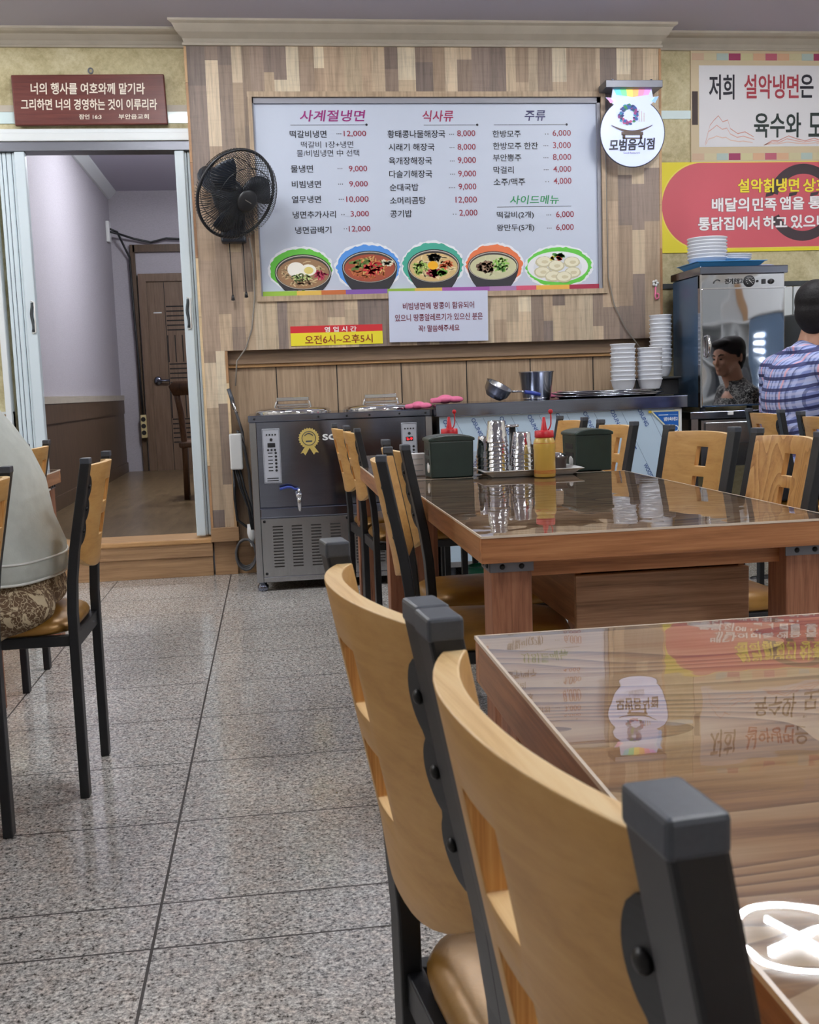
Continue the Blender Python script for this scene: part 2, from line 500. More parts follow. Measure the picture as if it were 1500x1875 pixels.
M = {}
M['floor'] = floor_mat()
M['stone'] = stone_mat()
M['planks'] = tintmat('mixed reclaimed wood planks', 0.5, 0.35, grain=0.38)
M['print'] = tintmat('printed sheet', 0.45, 0.4)
M['glow_print'] = tintmat('lit printed acrylic', 0.3, 0.4, emit=0.42)
M['ceiling'] = pmat('grey ceiling paper', (192, 190, 206), 0.8, bump=0.1, bscale=300)
M['crown'] = pmat('taupe moulding', (182, 174, 160), 0.5, mottle=0.06)
M['plaster'] = pmat('off white wall', (214, 210, 200), 0.8)
M['oak_v'] = woodmat('brown wainscot veneer', [(134, 112, 90), (168, 144, 118), (190, 166, 138)], 2, 0.42, stretch=22)
M['oak_h'] = woodmat('brown trim veneer', [(128, 98, 70), (164, 130, 96), (186, 152, 114)], 0, 0.42, stretch=22)
M['oak_dark'] = woodmat('darker rail veneer', [(108, 90, 72), (138, 114, 92), (154, 130, 104)], 0, 0.42, stretch=22)
M['oak_light'] = woodmat('golden edge strip', [(164, 124, 80), (190, 148, 100), (204, 164, 116)], 0, 0.4, stretch=22)
M['slit'] = pmat('dark gap', (30, 26, 24), 0.8)
M['white_frame'] = pmat('white painted metal', (222, 228, 230), 0.4)
M['door_white'] = pmat('pale blue white door slat', (208, 222, 230), 0.38)
M['seal'] = pmat('dark rubber seal', (52, 58, 62), 0.6)
M['cyan_strip'] = pmat('pale glass strip', (216, 236, 238), 0.25, coat=0.3)
M['room2_wall'] = wallpaper_mat('lilac grey wallpaper', (178, 174, 182))
M['room2_floor'] = woodmat('brown vinyl floor', [(78, 64, 44), (108, 90, 64), (130, 112, 84)], 1, 0.28, stretch=8)
M['room2_oak'] = woodmat('dark wainscot veneer', [(62, 48, 36), (84, 66, 50), (98, 78, 60)], 2, 0.45, stretch=22)
M['door_brown'] = woodmat('brown door veneer', [(88, 70, 56), (112, 91, 74), (126, 104, 86)], 2, 0.45, stretch=22)
M['black_metal'] = pmat('black powder coated steel', (24, 26, 30), 0.42, spec=0.45)
M['cap'] = pmat('dark grey plastic cap', (66, 71, 80), 0.45, mottle=0.08, mscale=300)
M['ply'] = woodmat('honey plywood face', [(168, 124, 68), (190, 146, 86), (202, 160, 100)], 1, 0.42, stretch=9, scale=2.0, spec=0.32)
M['ply_ash'] = figured_wood('ash grain plywood face', [(150, 100, 50), (190, 140, 80), (204, 158, 98)], (1, 3.2, 0.9), 2.2, 8, 0.36)
M['ply_edge'] = woodmat('pale plywood edge', [(212, 168, 108), (238, 202, 146), (246, 218, 168)], 1, 0.42, stretch=40)
M['ply_slot'] = woodmat('striped ply layers', [(140, 84, 38), (196, 140, 76), (226, 184, 120)], 2, 0.5, stretch=60)
M['gold'] = pmat('gold vinyl', (146, 106, 42), 0.34, metal=0.25, spec=0.6, mottle=0.14, mscale=14, bump=0.35, bscale=26)
M['table_wood'] = figured_wood('walnut plank table top')
M['table_edge'] = woodmat('reddish walnut edge', [(112, 70, 44), (168, 112, 72), (196, 142, 96)], 0, 0.4, stretch=20)
M['table_edge_y'] = woodmat('reddish walnut side edge', [(106, 68, 44), (154, 106, 72), (182, 132, 92)], 1, 0.4, stretch=20)
M['drawer_wood'] = woodmat('greyish walnut drawer front', [(112, 82, 60), (168, 128, 98), (196, 158, 126)], 0, 0.45, stretch=20)
M['table_leg'] = woodmat('rustic red brown leg', [(70, 46, 34), (130, 84, 60), (160, 108, 80), (100, 82, 70)], 2, 0.5, stretch=14, scale=2.0)
M['vinyl'] = vinyl_mat()
M['vinyl_rim'] = pmat('milky film rim', (226, 210, 190), 0.3)
M['bracket'] = pmat('grey steel angle', (112, 114, 122), 0.4, metal=0.6)
M['screw'] = pmat('black screw', (18, 18, 20), 0.4, metal=0.3)
M['steel'] = steel_mat('brushed steel', (140, 147, 166), 0.13, 0, wav=0.05)
M['steel_v'] = steel_mat('brushed steel upright', (182, 185, 190), 0.24, 2)
M['mirror'] = steel_mat('polished steel door', (200, 200, 204), 0.035, 2, wav=0.16, streak=0.02)
M['chrome'] = steel_mat('polished steel', (225, 226, 230), 0.1, 2)
M['cup'] = steel_mat('stainless cup', (226, 227, 230), 0.1, 2, dents=0.35)
M['blue_steel'] = pmat('blue filmed steel side', (96, 128, 164), 0.22, metal=0.55, spec=0.6)
M['panel_grey'] = pmat('silver control panel', (176, 180, 190), 0.4)
M['black_plastic'] = pmat('black plastic', (26, 28, 32), 0.45)
M['dark_navy'] = pmat('navy black plastic', (30, 38, 50), 0.4)
M['red_led'] = pmat('red led digits', (255, 40, 50), 0.4, emit=2.2)
M['gold_seal'] = pmat('gold foil seal', (212, 190, 110), 0.35, metal=0.3)
M['white_plastic'] = pmat('white plastic', (228, 230, 230), 0.4)
M['melamine'] = pmat('white melamine', (226, 230, 238), 0.32, spec=0.5)
M['blue_tray'] = pmat('blue plastic tray', (70, 150, 214), 0.35)
M['film'] = pmat('pale blue protective film', (186, 208, 226), 0.3, coat=0.2)
M['blue_lever'] = pmat('blue lever grip', (40, 62, 150), 0.4)
M['pink'] = pmat('pink rubber', (232, 120, 160), 0.5)
M['green_box'] = pmat('dark green plastic', (30, 48, 44), 0.33, spec=0.5, mottle=0.1, mscale=20)
M['mustard'] = pmat('mustard sauce in clear bottle', (214, 178, 84), 0.3, coat=0.5)
M['red_plastic'] = pmat('red plastic', (196, 30, 44), 0.35)
M['brown_pot'] = pmat('dark brown jar', (60, 46, 40), 0.35)
M['skin'] = pmat('skin', (196, 148, 122), 0.5, mottle=0.05, mscale=30)
M['hair'] = pmat('black hair', (20, 18, 20), 0.62, spec=0.25, mottle=0.3, mscale=80, bump=0.5, bscale=140)
M['plaid'] = plaid_mat()
M['camo'] = camo_mat()
M['jacket'] = pmat('pale grey green linen', (196, 202, 196), 0.85, mottle=0.06, mscale=30, bump=0.2, bscale=220)
M['jacket_seam'] = pmat('white piping', (232, 234, 230), 0.8)
M['lace'] = lace_mat()
M['trousers'] = pmat('dark trousers', (44, 46, 58), 0.85)
M['shoe'] = pmat('black shoe', (26, 24, 24), 0.5)
M['maroon'] = woodmat('dark red carved plaque wood', [(74, 32, 28), (98, 46, 40), (112, 58, 50)], 0, 0.4, stretch=18)
M['ivory_paint'] = pmat('ivory painted carving', (232, 222, 206), 0.6)
M['fan_black'] = pmat('black fan plastic', (22, 25, 30), 0.4)
M['cord_grey'] = pmat('grey cord', (134, 128, 120), 0.6)
M['hose_grey'] = pmat('dark grey hose', (84, 84, 86), 0.5)
M['inner_chair'] = woodmat('dark brown chair wood', [(52, 34, 24), (82, 56, 40), (96, 68, 50)], 2, 0.4, stretch=18)
M['green_bin'] = pmat('green plastic', (20, 120, 96), 0.4)
M['tissue'] = pmat('white paper pack', (240, 236, 238), 0.7)
M['cream_plastic'] = pmat('yellowed socket strip', (206, 190, 140), 0.5)
M['cardboard'] = pmat('cardboard', (178, 142, 104), 0.8)
m, t, b = newmat('white lamp tube'); b.inputs['Base Color'].default_value = (0.9, 0.9, 0.9, 1)
b.inputs['Emission Color'].default_value = (*LAMP_COLOR, 1); b.inputs['Emission Strength'].default_value = LAMP_POWER; M['lamp'] = m
m, t, b = newmat('white lamp tube of the inner room'); b.inputs['Base Color'].default_value = (0.9, 0.9, 0.9, 1)
b.inputs['Emission Color'].default_value = (0.95, 0.97, 1, 1); b.inputs['Emission Strength'].default_value = ROOM2_POWER; M['lamp2'] = m
m, t, b = newmat('white led strip'); b.inputs['Emission Color'].default_value = (0.75, 0.85, 1, 1); b.inputs['Emission Strength'].default_value = 9.0; M['led'] = m

# ------------------------------------------------------------------ the setting
CEIL = 3.09
YW = 6.35          # tiled back wall
YP = 6.20          # face of the timber clad panel
XL, XR, YB = -3.6, 5.2, -3.2

struct('floor', MB().box(XL, XR, YB, YW + 0.1, -0.1, 0.0), M['floor'])
struct('ceiling', MB().box(XL, XR, YB, YW + 0.1, CEIL, CEIL + 0.1), M['ceiling'])
DX0, DX1, DZ0, DZ1 = -1.44, -0.345, 0.225, 2.475       # door opening
w = MB()
w.box(XL, DX0, YW, YW + 0.12, 0, CEIL).box(DX0, DX1, YW, YW + 0.12, DZ1, CEIL).box(DX1, XR, YW, YW + 0.12, 0, CEIL)
struct('wall_back', w, M['stone'])
struct('wall_left', MB().box(XL - 0.1, XL, YB, YW + 0.1, 0, CEIL), M['plaster'])
struct('wall_right', MB().box(XR, XR + 0.1, YB, YW + 0.1, 0, CEIL), M['plaster'])
struct('wall_front', MB().box(XL, XR, YB - 0.1, YB, 0, CEIL), M['plaster'])

# crown moulding, stepping out over the clad panel
def crown(x0, x1, y, z0, z1, dep, end0=False, end1=False):
    prof = [(0.0, z0), (0.018, z0), (0.018, z0 + 0.012), (0.008, z0 + 0.016), (0.016, z0 + 0.035), (0.045, z0 + 0.062), (dep - 0.018, z1 - 0.022), (dep - 0.006, z1 - 0.016), (dep, z1 - 0.012), (dep, z1), (0.0, z1)]
    return MB().loft([[(x0 - (d if end0 else 0), y - d, z) for d, z in prof], [(x1 + (d if end1 else 0), y - d, z) for d, z in prof]], smooth=False)
struct('trim_1', crown(XL, -0.355, YW, 3.0, CEIL, 0.09), M['crown'])
struct('trim_2', crown(2.35, XR, YW, 3.0, CEIL, 0.09), M['crown'])
struct('trim_3', crown(-0.362, 2.352, YP, 2.968, CEIL, 0.085, True, True), M['crown'])

# timber clad panel: many narrow boards of mixed tone in one facing
PAL = [(190, 168, 142), (206, 188, 162), (172, 150, 128), (150, 132, 118), (132, 118, 110), (218, 204, 178), (182, 160, 136), (162, 142, 124), (198, 178, 152), (140, 124, 114), (204, 184, 156)]
rng = random.Random(11)
def boards(mb, x0, x1, z0, z1, y, skip=None):
    x = x0
    while x < x1 - 1e-4:
        wd = min(rng.choice([0.056, 0.07, 0.085, 0.10, 0.075]), x1 - x)
        if x1 - x - wd < 0.02: wd = x1 - x
        z = z0
        first = True
        while z < z1 - 1e-4:
            ln = rng.uniform(0.2, 0.62) * (rng.uniform(0.3, 1.0) if first else 1)
            first = False
            ln = min(ln, z1 - z)
            if z1 - z - ln < 0.06: ln = z1 - z
            kk = rng.uniform(0.92, 1.08); c = lin(tuple(min(255, v * kk) for v in rng.choice(PAL)))
            mb.add([(x, y, z), (x + wd, y, z), (x + wd, y, z + ln), (x, y, z + ln)], [(0, 1, 2, 3)], 0, False, c)
            z += ln
        x += wd
BX0, BX1, BZ0, BZ1 = -0.016, 1.996, 1.600, 2.695          # opening of the menu board
PX0, PX1, PZ0, PZ1 = -0.362, 2.35, 1.300, 2.968
pn = MB()
boards(pn, PX0, BX0, PZ0, PZ1, YP); boards(pn, BX1, PX1, PZ0, PZ1, YP)
boards(pn, BX0, BX1, BZ1, PZ1, YP); boards(pn, BX0, BX1, PZ0, BZ0, YP)
boards(pn, PX0, -0.240, 0.285, PZ0, YP)                     # pillar beside the door
cs = lin((168, 130, 92))
pn.box(PX0, BX0, YP + 0.002, YW, PZ0, PZ1, 0, cs).box(BX1, PX1, YP + 0.002, YW, PZ0, PZ1, 0, cs).box(BX0, BX1, YP + 0.002, YW, BZ1, PZ1, 0, cs).box(BX0, BX1, YP + 0.002, YW, PZ0, BZ0, 0, cs)
pn.box(PX0, -0.240, YP + 0.002, YW, 0.285, PZ0, 0, cs)
struct('wall_panel', pn, M['planks'], weld=False)
# edge strips of the panel: broken lengths of pale and tan lath
ed = MB()
for x, zz0, zz1 in ((PX0 - 0.012, 0.285, PZ1), (-0.240, 0.285, PZ0), (PX1, PZ0, PZ1)):
    z = zz0
    while z < zz1 - 1e-3:
        ln = min(rng.uniform(0.2, 0.6), zz1 - z)
        ed.box(x, x + 0.014, YP - 0.004, YP + 0.05, z, z + ln - 0.002, 0, lin(rng.choice([(222, 196, 156), (178, 138, 100), (196, 160, 118), (162, 122, 88)])))
        z += ln
struct('trim_4', ed, M['planks'], weld=False)
fr = MB()
for a in ((BX0 - 0.025, BX1 + 0.025, BZ1, BZ1 + 0.028), (BX0 - 0.025, BX1 + 0.025, BZ0 - 0.03, BZ0), (BX0 - 0.022, BX0, BZ0, BZ1), (BX1, BX1 + 0.022, BZ0, BZ1)):
    fr.box(a[0], a[1], YP - 0.014, YP + 0.03, a[2], a[3], 0, lin((186, 164, 138)))
struct('trim_5', fr, M['planks'])
# plinths under the pillar
pl = MB(); pl.box(-0.375, -0.215, YP - 0.02, YW, 0.205, 0.287).box(-0.365, -0.232, YP + 0.045, YW, 0.0, 0.205)
struct('trim_6', pl, M['oak_h'], bevel=0.002)
# wainscot behind the machines, with its rail
wz = MB(); wz.box(-0.232, 2.36, 6.29, YW, 0.0, 1.222)
struct('wall_wainscot', wz, M['oak_v'])
gr = MB()
for x in (0.046, 0.40, 0.782, 1.175, 1.565, 1.955): gr.box(x - 0.003, x + 0.003, 6.2885, 6.295, 0.0, 1.205)
struct('trim_7', gr, M['slit'])
struct('trim_8', MB().box(-0.232, 2.36, 6.255, YW, 1.222, 1.302), M['oak_dark'], bevel=0.002)
struct('trim_9', MB().box(-0.232, 2.36, 6.268, YW, 1.203, 1.224), M['oak_light'], bevel=0.004)
struct('baseboard_back', MB().box(-0.232, 0.0, 6.262, YW, 0.0, 0.205), M['oak_h'], bevel=0.002)
# left of the door: veneer below the stone paper, white line, glass strip high up
struct('trim_10', MB().box(XL, -1.452, YW - 0.035, YW, 0.0, 0.985).box(XL, -1.452, YW - 0.042, YW, 0.86, 0.985), M['oak_h'])
struct('trim_11', MB().box(XL, -1.452, YW - 0.05, YW, 0.985, 0.999), M['white_frame'])
struct('trim_12', MB().box(XL, -0.362, YW - 0.008, YW, 2.592, 2.655).box(2.35, 2.605, YW - 0.008, YW, 2.606, 2.654), M['cyan_strip'])
struct('trim_13', MB().box(XL, -0.362, YW - 0.012, YW, 2.655, 2.690), M['crown'])
# step up into the inner room
st = MB(); st.box(XL, -0.375, 6.24, YW + 0.15, 0.0, 0.118).box(XL, -0.372, 6.225, YW + 0.15, 0.118, 0.195)
struct('step_riser', st, M['oak_h'], bevel=0.002)
struct('trim_14', MB().box(XL, -0.372, 6.212, YW + 0.15, 0.195, 0.226), M['oak_light'], bevel=0.008, )
# track and jambs of the folding door
tr = MB(); tr.box(DX0 - 0.04, DX1 + 0.005, 6.24, YW + 0.02, 2.475, 2.52).box(DX0 - 0.04, DX1 + 0.005, 6.26, YW + 0.02, 2.52, 2.545)
tr.box(DX0 - 0.045, DX0 - 0.012, 6.27, YW + 0.1, 0.226, 2.475)
struct('trim_15', tr, M['white_frame'], bevel=0.004)
struct('trim_16', MB().box(DX0 - 0.012, DX1, 6.255, YW + 0.02, 2.425, 2.476), M['bracket'], bevel=0.002)

# the inner room
R0, R1, RY, RF, RC = -1.66, 0.55, 12.35, 0.222, 3.33
struct('floor_inner', MB().box(R0, R1, YW + 0.1, RY, RF - 0.1, RF), M['room2_floor'])
struct('ceiling_inner', MB().box(R0, R1, YW + 0.1, RY, RC, RC + 0.1), M['ceiling'])
struct('wall_inner_left', MB().box(R0 - 0.1, R0, YW + 0.1, RY, RF, RC), M['room2_wall'])
struct('wall_inner_right', MB().box(R1, R1 + 0.1, YW + 0.1, RY, RF, RC), M['room2_wall'])
struct('wall_inner_back', MB().box(R0, R1, RY, RY + 0.1, RF, RC), M['room2_wall'])
struct('trim_17', MB().loft([[(R0, y, RC), (R0 + 0.09, y, RC), (R0 + 0.085, y, RC - 0.02), (R0 + 0.02, y, RC - 0.085), (R0, y, RC - 0.09)] for y in (YW + 0.12, RY)], smooth=False), M['white_frame'])
struct('baseboard_inner', MB().box(R0, R0 + 0.02, YW + 0.12, RY, RF, 0.95).box(R0, R0 + 0.03, YW + 0.12, RY, 0.88, 1.03), M['room2_oak'])
struct('trim_18', MB().box(R0, R0 + 0.035, YW + 0.12, RY, 1.03, 1.085), M['crown'])
struct('baseboard_inner_foot', MB().box(R0, R0 + 0.034, YW + 0.12, RY, RF, 0.33), M['room2_oak'])
dz = MB(); dz.box(-1.425, R1, RY - 0.05, RY, 2.66, 2.74).box(-1.455, -1.405, RY - 0.05, RY, RF, 2.74)
struct('trim_19', dz, M['room2_oak'])
# door in the far wall: frame, leaf with carved grooves, lever
d = thing('door_1', 'brown panelled door with carved grooves in the far wall', 'door', (-0.95, RY, RF)); del d['label']; del d['category']; d['kind'] = 'structure'
fz = MB(); fz.box(-1.385, -1.30, RY - 0.07, RY, RF, 2.42).box(-1.30, -0.505, RY - 0.07, RY, 2.335, 2.42).box(-0.505, -0.42, RY - 0.07, RY, RF, 2.42)
fz.build('door_frame', M['door_brown'], d, world=True, weld=False)
MB().box(-1.30, -0.505, RY - 0.04, RY - 0.005, RF, 2.335).build('door_leaf', M['door_brown'], d, world=True)
g = MB()
for zc in (1.92, 1.28, 0.66):
    for k in range(6): g.box(-1.10, -0.70, RY - 0.0415, RY - 0.036, zc - 0.13 + k * 0.052, zc - 0.115 + k * 0.052)
for zc in (1.58, 0.95):
    for k in range(6): g.box(-1.10 + 0.08 * k - 0.006, -1.10 + 0.08 * k + 0.006, RY - 0.0415, RY - 0.036, zc - 0.14, zc + 0.16)
g.box(-1.115, -1.108, RY - 0.0415, RY - 0.036, RF, 2.33)
g.build('carved_groove', M['slit'], d, world=True)
h = MB(); h.ball((-1.235, RY - 0.05, 1.235), (0.045, 0.02, 0.05)).tube([(-1.235, RY - 0.05, 1.235), (-1.235, RY - 0.10, 1.235), (-1.10, RY - 0.10, 1.235)], 0.014)
h.build('door_handle', M['steel'], d, world=True)
MB().box(-1.24, -1.15, RY - 0.043, RY - 0.039, 1.985, 1.997).build('door_plate', M['white_frame'], d, world=True)

# ------------------------------------------------------------------ lamps of the room
def lamp(name, label, x, y, z, mat, R=0.29):
    t = thing(name, label, 'ceiling lamp', (x, y, z), 0.4)
    MB().lathe([(0, 0), (R + 0.06, 0), (R + 0.07, -0.012), (R + 0.055, -0.03), (0, -0.03)], n=40).build('lamp_base', M['white_plastic'], t)
    ring = [(R * math.cos(2 * PI * k / 48), R * math.sin(2 * PI * k / 48), -0.062) for k in range(48)]
    MB().tube(ring, 0.014, 10, True).build('lamp_ring', mat, t)
    MB().box(-0.2, 0.2, -0.011, 0.011, -0.066, -0.044).box(-0.011, 0.011, -0.2, 0.2, -0.068, -0.044).build('lamp_cross', mat, t)
    return t
where = ['over the tables by the counter', 'over the aisle by the step', 'at the near left side of the room', 'over the near table', 'at the far left side of the room', 'behind the viewer', 'at the right side of the room']
for (x, y), wh in zip(LAMPS, where):
    lamp('ceiling_lamp', 'round white ring lamp on the ceiling ' + wh, x, y, CEIL, M['lamp'])
lamp('ceiling_lamp', 'round white lamp on the inner room ceiling', ROOM2_LAMP[0], ROOM2_LAMP[1], RC, M['lamp2'])

# ------------------------------------------------------------------ folding door leaves, pushed open to both sides
def fold_leaf(name, label, xs, xf, side):
    """xs: x of the narrow slat edges, xf: (x0, x1) of the wide end slat"""
    t = thing(name, label, 'folding door', ((xf[0] + xf[1]) / 2, 6.30, DZ0))
    for x0, x1 in xs:
        MB().box(x0, x1, 6.285, 6.40, 0.235, 2.425).build('slat', M['door_white'], t, world=True, bevel=0.006)
    seal = MB()
    for (a, b), (c, e) in zip(xs[:-1], xs[1:]):
        seal.box(min(b, e), max(a, c), 6.295, 6.39, 0.24, 2.42)
    seal.build('seal', M['seal'], t, world=True)
    MB().box(xf[0], xf[1], 6.262, 6.32, 0.235, 2.425).build('end_slat', M['door_white'], t, world=True, bevel=0.006)
    xc = xf[0] + (0.62 if side < 0 else 0.45) * (xf[1] - xf[0])
    h = MB(); pts = [(xc + 0.004 * math.sin(k), 6.2585, 1.44 + 0.16 * k / 8) for k in range(9)]
    h.tube(pts, 0.0085, 8)
    hd = h.build('handle_recess', M['seal'], t, world=True)
    MB().tube([(xc - 0.006, 6.258, 1.432), (xc + 0.014, 6.254, 1.437), (xc + 0.016, 6.254, 1.605), (xc - 0.002, 6.258, 1.612)], 0.0042, 8).build('handle_rim', M['white_plastic'], t, world=True)
    MB().cyl((xc, 6.30, 2.42), (xc, 6.30, 2.45), 0.007).build('hanger', M['bracket'], t, world=True)
    return t
fold_leaf('folding_door', 'pale folding door pushed open to the left side of the doorway', [(-1.424, -1.405), (-1.402, -1.382), (-1.379, -1.352), (-1.349, -1.329)], (-1.332, -1.276), -1)
fold_leaf('folding_door', 'pale folding door pushed open against the timber pillar', [(-0.412, -0.397), (-0.394, -0.379), (-0.376, -0.364)], (-0.462, -0.408), 1)

# chair in the inner room, mostly hidden by the door leaf
t = thing('wooden_chair', 'dark brown wooden chair in the inner room behind the right folding door', 'chair', (-0.60, 8.75, RF))
for x in (-0.70, -0.36):
    MB().tube([(x, 8.68, RF), (x + 0.005, 8.70, 0.66), (x - 0.005, 8.64, 0.92), (x - 0.03, 8.55, 1.12)], [0.022, 0.024, 0.026, 0.028], 10).build('back_post', M['inner_chair'], t, world=True)
for x in (-0.72, -0.34):
    MB().tube([(x, 9.06, RF), (x, 9.06, 0.66)], [0.02, 0.026], 10).build('leg', M['inner_chair'], t, world=True)
MB().loft([[(-0.75, 8.54, 1.06), (-0.31, 8.54, 1.06), (-0.31, 8.57, 1.06), (-0.75, 8.57, 1.06)], [(-0.78, 8.52, 1.13), (-0.28, 8.52, 1.13), (-0.28, 8.545, 1.13), (-0.78, 8.545, 1.13)], [(-0.74, 8.51, 1.17), (-0.32, 8.51, 1.17), (-0.32, 8.535, 1.17), (-0.74, 8.535, 1.17)]]).build('back_rail', M['inner_chair'], t, world=True)
MB().box(-0.74, -0.32, 8.66, 9.08, 0.64, 0.69).build('seat', M['inner_chair'], t, world=True, bevel=0.015)
# wall socket with cords in the inner room and a socket strip hanging below
t = thing('wall_socket', 'white wall socket with black cords high on the inner room wall', 'socket', (R0, 12.1, 2.85))
MB().box(R0, R0 + 0.035, 12.02, 12.16, 2.74, 2.96).build('socket_plate', M['white_plastic'], t, world=True, bevel=0.006)
cb = MB(); cb.tube([(R0 + 0.04, 12.08, 2.85), (R0 + 0.12, 12.18, 2.84), (-1.40, 12.27, 2.80), (-1.22, 12.28, 2.76), (-1.05, 12.28, 2.80), (-0.75, 12.28, 2.78)], 0.012)
cb.tube([(R0 + 0.04, 12.08, 2.88), (R0 + 0.10, 12.15, 2.86), (-1.46, 12.28, 2.6), (-1.45, 12.28, 2.0), (-1.43, 12.27, 1.4), (-1.42, 12.26, 0.86)], 0.012)
cb.build('cord', M['black_plastic'], t, world=True)
t = thing('socket_strip', 'yellowed socket strip hanging low on the inner room wall trim', 'socket', (-1.42, 12.27, 0.7))
MB().box(-1.45, -1.385, 12.235, 12.28, 0.60, 0.86).build('strip_body', M['cream_plastic'], t, world=True, bevel=0.008)
q = MB()
for z in (0.66, 0.735, 0.81): q.cyl((-1.418, 12.232, z), (-1.418, 12.237, z), 0.026)
q.build('socket_hole', M['slit'], t, world=True)
t = thing('wall_switch', 'small white wall switch on the inner room wall beside the left folding door', 'switch', (R0, 7.6, 1.42))
MB().box(R0, R0 + 0.02, 8.0, 8.09, 1.36, 1.48).build('switch_plate', M['white_plastic'], t, world=True, bevel=0.004)
MB().box(R0 + 0.02, R0 + 0.026, 8.025, 8.065, 1.39, 1.45).build('rocker', M['white_frame'], t, world=True)

# ------------------------------------------------------------------ menu board
MENU = [('h1', '사계절냉면', 0.248, 0.621, 2.6, 0.062), ('b', '떡갈비냉면', 0.187, 0.395, 2.5, 0.04), ('d3', '', 0.45, 0.481, 2.501, 0.012), ('r', '12,000', 0.493, 0.621, 2.5, 0.035), ('t', '떡갈비 1장+냉면', 0.248, 0.545, 2.442, 0.037), ('t', '물/비빔냉면 中 선택', 0.222, 0.577, 2.395, 0.038), ('b', '물냉면', 0.184, 0.31, 2.309, 0.041), ('d3', '', 0.448, 0.479, 2.309, 0.011), ('r', '9,000', 0.514, 0.619, 2.306, 0.037), ('b', '비빔냉면', 0.186, 0.351, 2.224, 0.04), ('d3', '', 0.448, 0.479, 2.223, 0.012), ('r', '9,000', 0.513, 0.619, 2.221, 0.036), ('b', '열무냉면', 0.182, 0.347, 2.14, 0.04), ('d3', '', 0.447, 0.479, 2.138, 0.011), ('r', '10,000', 0.492, 0.62, 2.136, 0.037), ('b', '냉면추가사리', 0.183, 0.429, 2.055, 0.04), ('d2', '', 0.46, 0.479, 2.053, 0.012), ('r', '3,000', 0.514, 0.619, 2.054, 0.036), ('b', '냉면곱배기', 0.193, 0.399, 1.969, 0.04), ('d2', '', 0.471, 0.49, 1.973, 0.011), ('r', '12,000', 0.5, 0.624, 1.97, 0.037), ('b', '황태콩나물해장국', 0.744, 1.078, 2.498, 0.043), ('b', '시래기 해장국', 0.747, 1.013, 2.425, 0.041), ('b', '육개장해장국', 0.745, 0.996, 2.349, 0.042), ('b', '다슬기해장국', 0.745, 0.995, 2.275, 0.042), ('b', '순대국밥', 0.745, 0.912, 2.201, 0.04), ('b', '소머리곰탕', 0.744, 0.952, 2.127, 0.041), ('b', '공기밥', 0.743, 0.869, 2.053, 0.041), ('d3', '', 1.1, 1.131, 2.495, 0.012), ('r', '8,000', 1.148, 1.254, 2.498, 0.039), ('d3', '', 1.099, 1.131, 2.421, 0.013), ('r', '8,000', 1.148, 1.254, 2.422, 0.038), ('d3', '', 1.099, 1.13, 2.346, 0.012), ('r', '9,000', 1.147, 1.254, 2.348, 0.039), ('d3', '', 1.098, 1.13, 2.272, 0.012), ('r', '9,000', 1.147, 1.253, 2.272, 0.039), ('d4', '', 1.086, 1.13, 2.196, 0.013), ('r', '9,000', 1.147, 1.252, 2.199, 0.039), ('r', '12,000', 1.127, 1.253, 2.125, 0.04), ('d2', '', 1.108, 1.13, 2.046, 0.013), ('r', '2,000', 1.147, 1.254, 2.051, 0.04), ('h2', '식사류', 0.949, 1.128, 2.597, 0.062), ('h3', '주류', 1.548, 1.671, 2.598, 0.058), ('b', '한방모주', 1.356, 1.523, 2.496, 0.04), ('d2', '', 1.667, 1.688, 2.494, 0.012), ('r', '6,000', 1.713, 1.822, 2.497, 0.039), ('b', '한방모주 한잔', 1.357, 1.624, 2.428, 0.04), ('d3', '', 1.655, 1.687, 2.428, 0.013), ('r', '3,000', 1.714, 1.821, 2.428, 0.04), ('b', '부안뽕주', 1.355, 1.523, 2.362, 0.041), ('d3', '', 1.653, 1.687, 2.36, 0.012), ('r', '8,000', 1.712, 1.822, 2.361, 0.04), ('b', '막걸리', 1.356, 1.476, 2.293, 0.041), ('d3', '', 1.654, 1.686, 2.292, 0.012), ('r', '4,000', 1.713, 1.821, 2.293, 0.04), ('b', '소주/맥주', 1.355, 1.543, 2.225, 0.042), ('d2', '', 1.664, 1.686, 2.224, 0.012), ('r', '4,000', 1.714, 1.821, 2.225, 0.04), ('h4', '사이드메뉴', 1.449, 1.744, 2.122, 0.05), ('b', '떡갈비(2개)', 1.369, 1.59, 2.035, 0.044), ('d3', '', 1.665, 1.696, 2.034, 0.013), ('r', '6,000', 1.725, 1.832, 2.034, 0.041), ('b', '왕만두(5개)', 1.367, 1.591, 1.962, 0.044), ('d3', '', 1.666, 1.697, 1.958, 0.013), ('r', '6,000', 1.724, 1.83, 1.96, 0.04)]
MENU_LINES = [(0.193, 0.625, 2.55, 0.004), (0.955, 1.267, 2.547, 0.004), (1.365, 1.798, 2.547, 0.004), (1.372, 1.818, 2.083, 0.005)]
MENU_LINES = [(0.193, 0.625, 2.55, 0.004), (0.955, 1.267, 2.547, 0.004), (1.365, 1.798, 2.547, 0.004), (1.372, 1.818, 2.083, 0.005)]
PICS = [((0.037, 0.392, 1.749, 0.236), (0.07, 0.385, 1.733, 0.198)), ((0.42, 0.788, 1.753, 0.255), (0.456, 0.768, 1.755, 0.18)), ((0.806, 1.158, 1.757, 0.256), (0.836, 1.137, 1.752, 0.189)), ((1.178, 1.515, 1.748, 0.243), (1.192, 1.488, 1.746, 0.165)), ((1.538, 1.934, 1.735, 0.226), (1.545, 1.914, 1.734, 0.194))]
STRIP = (-0.009, 2.005, 1.611, 0.031)
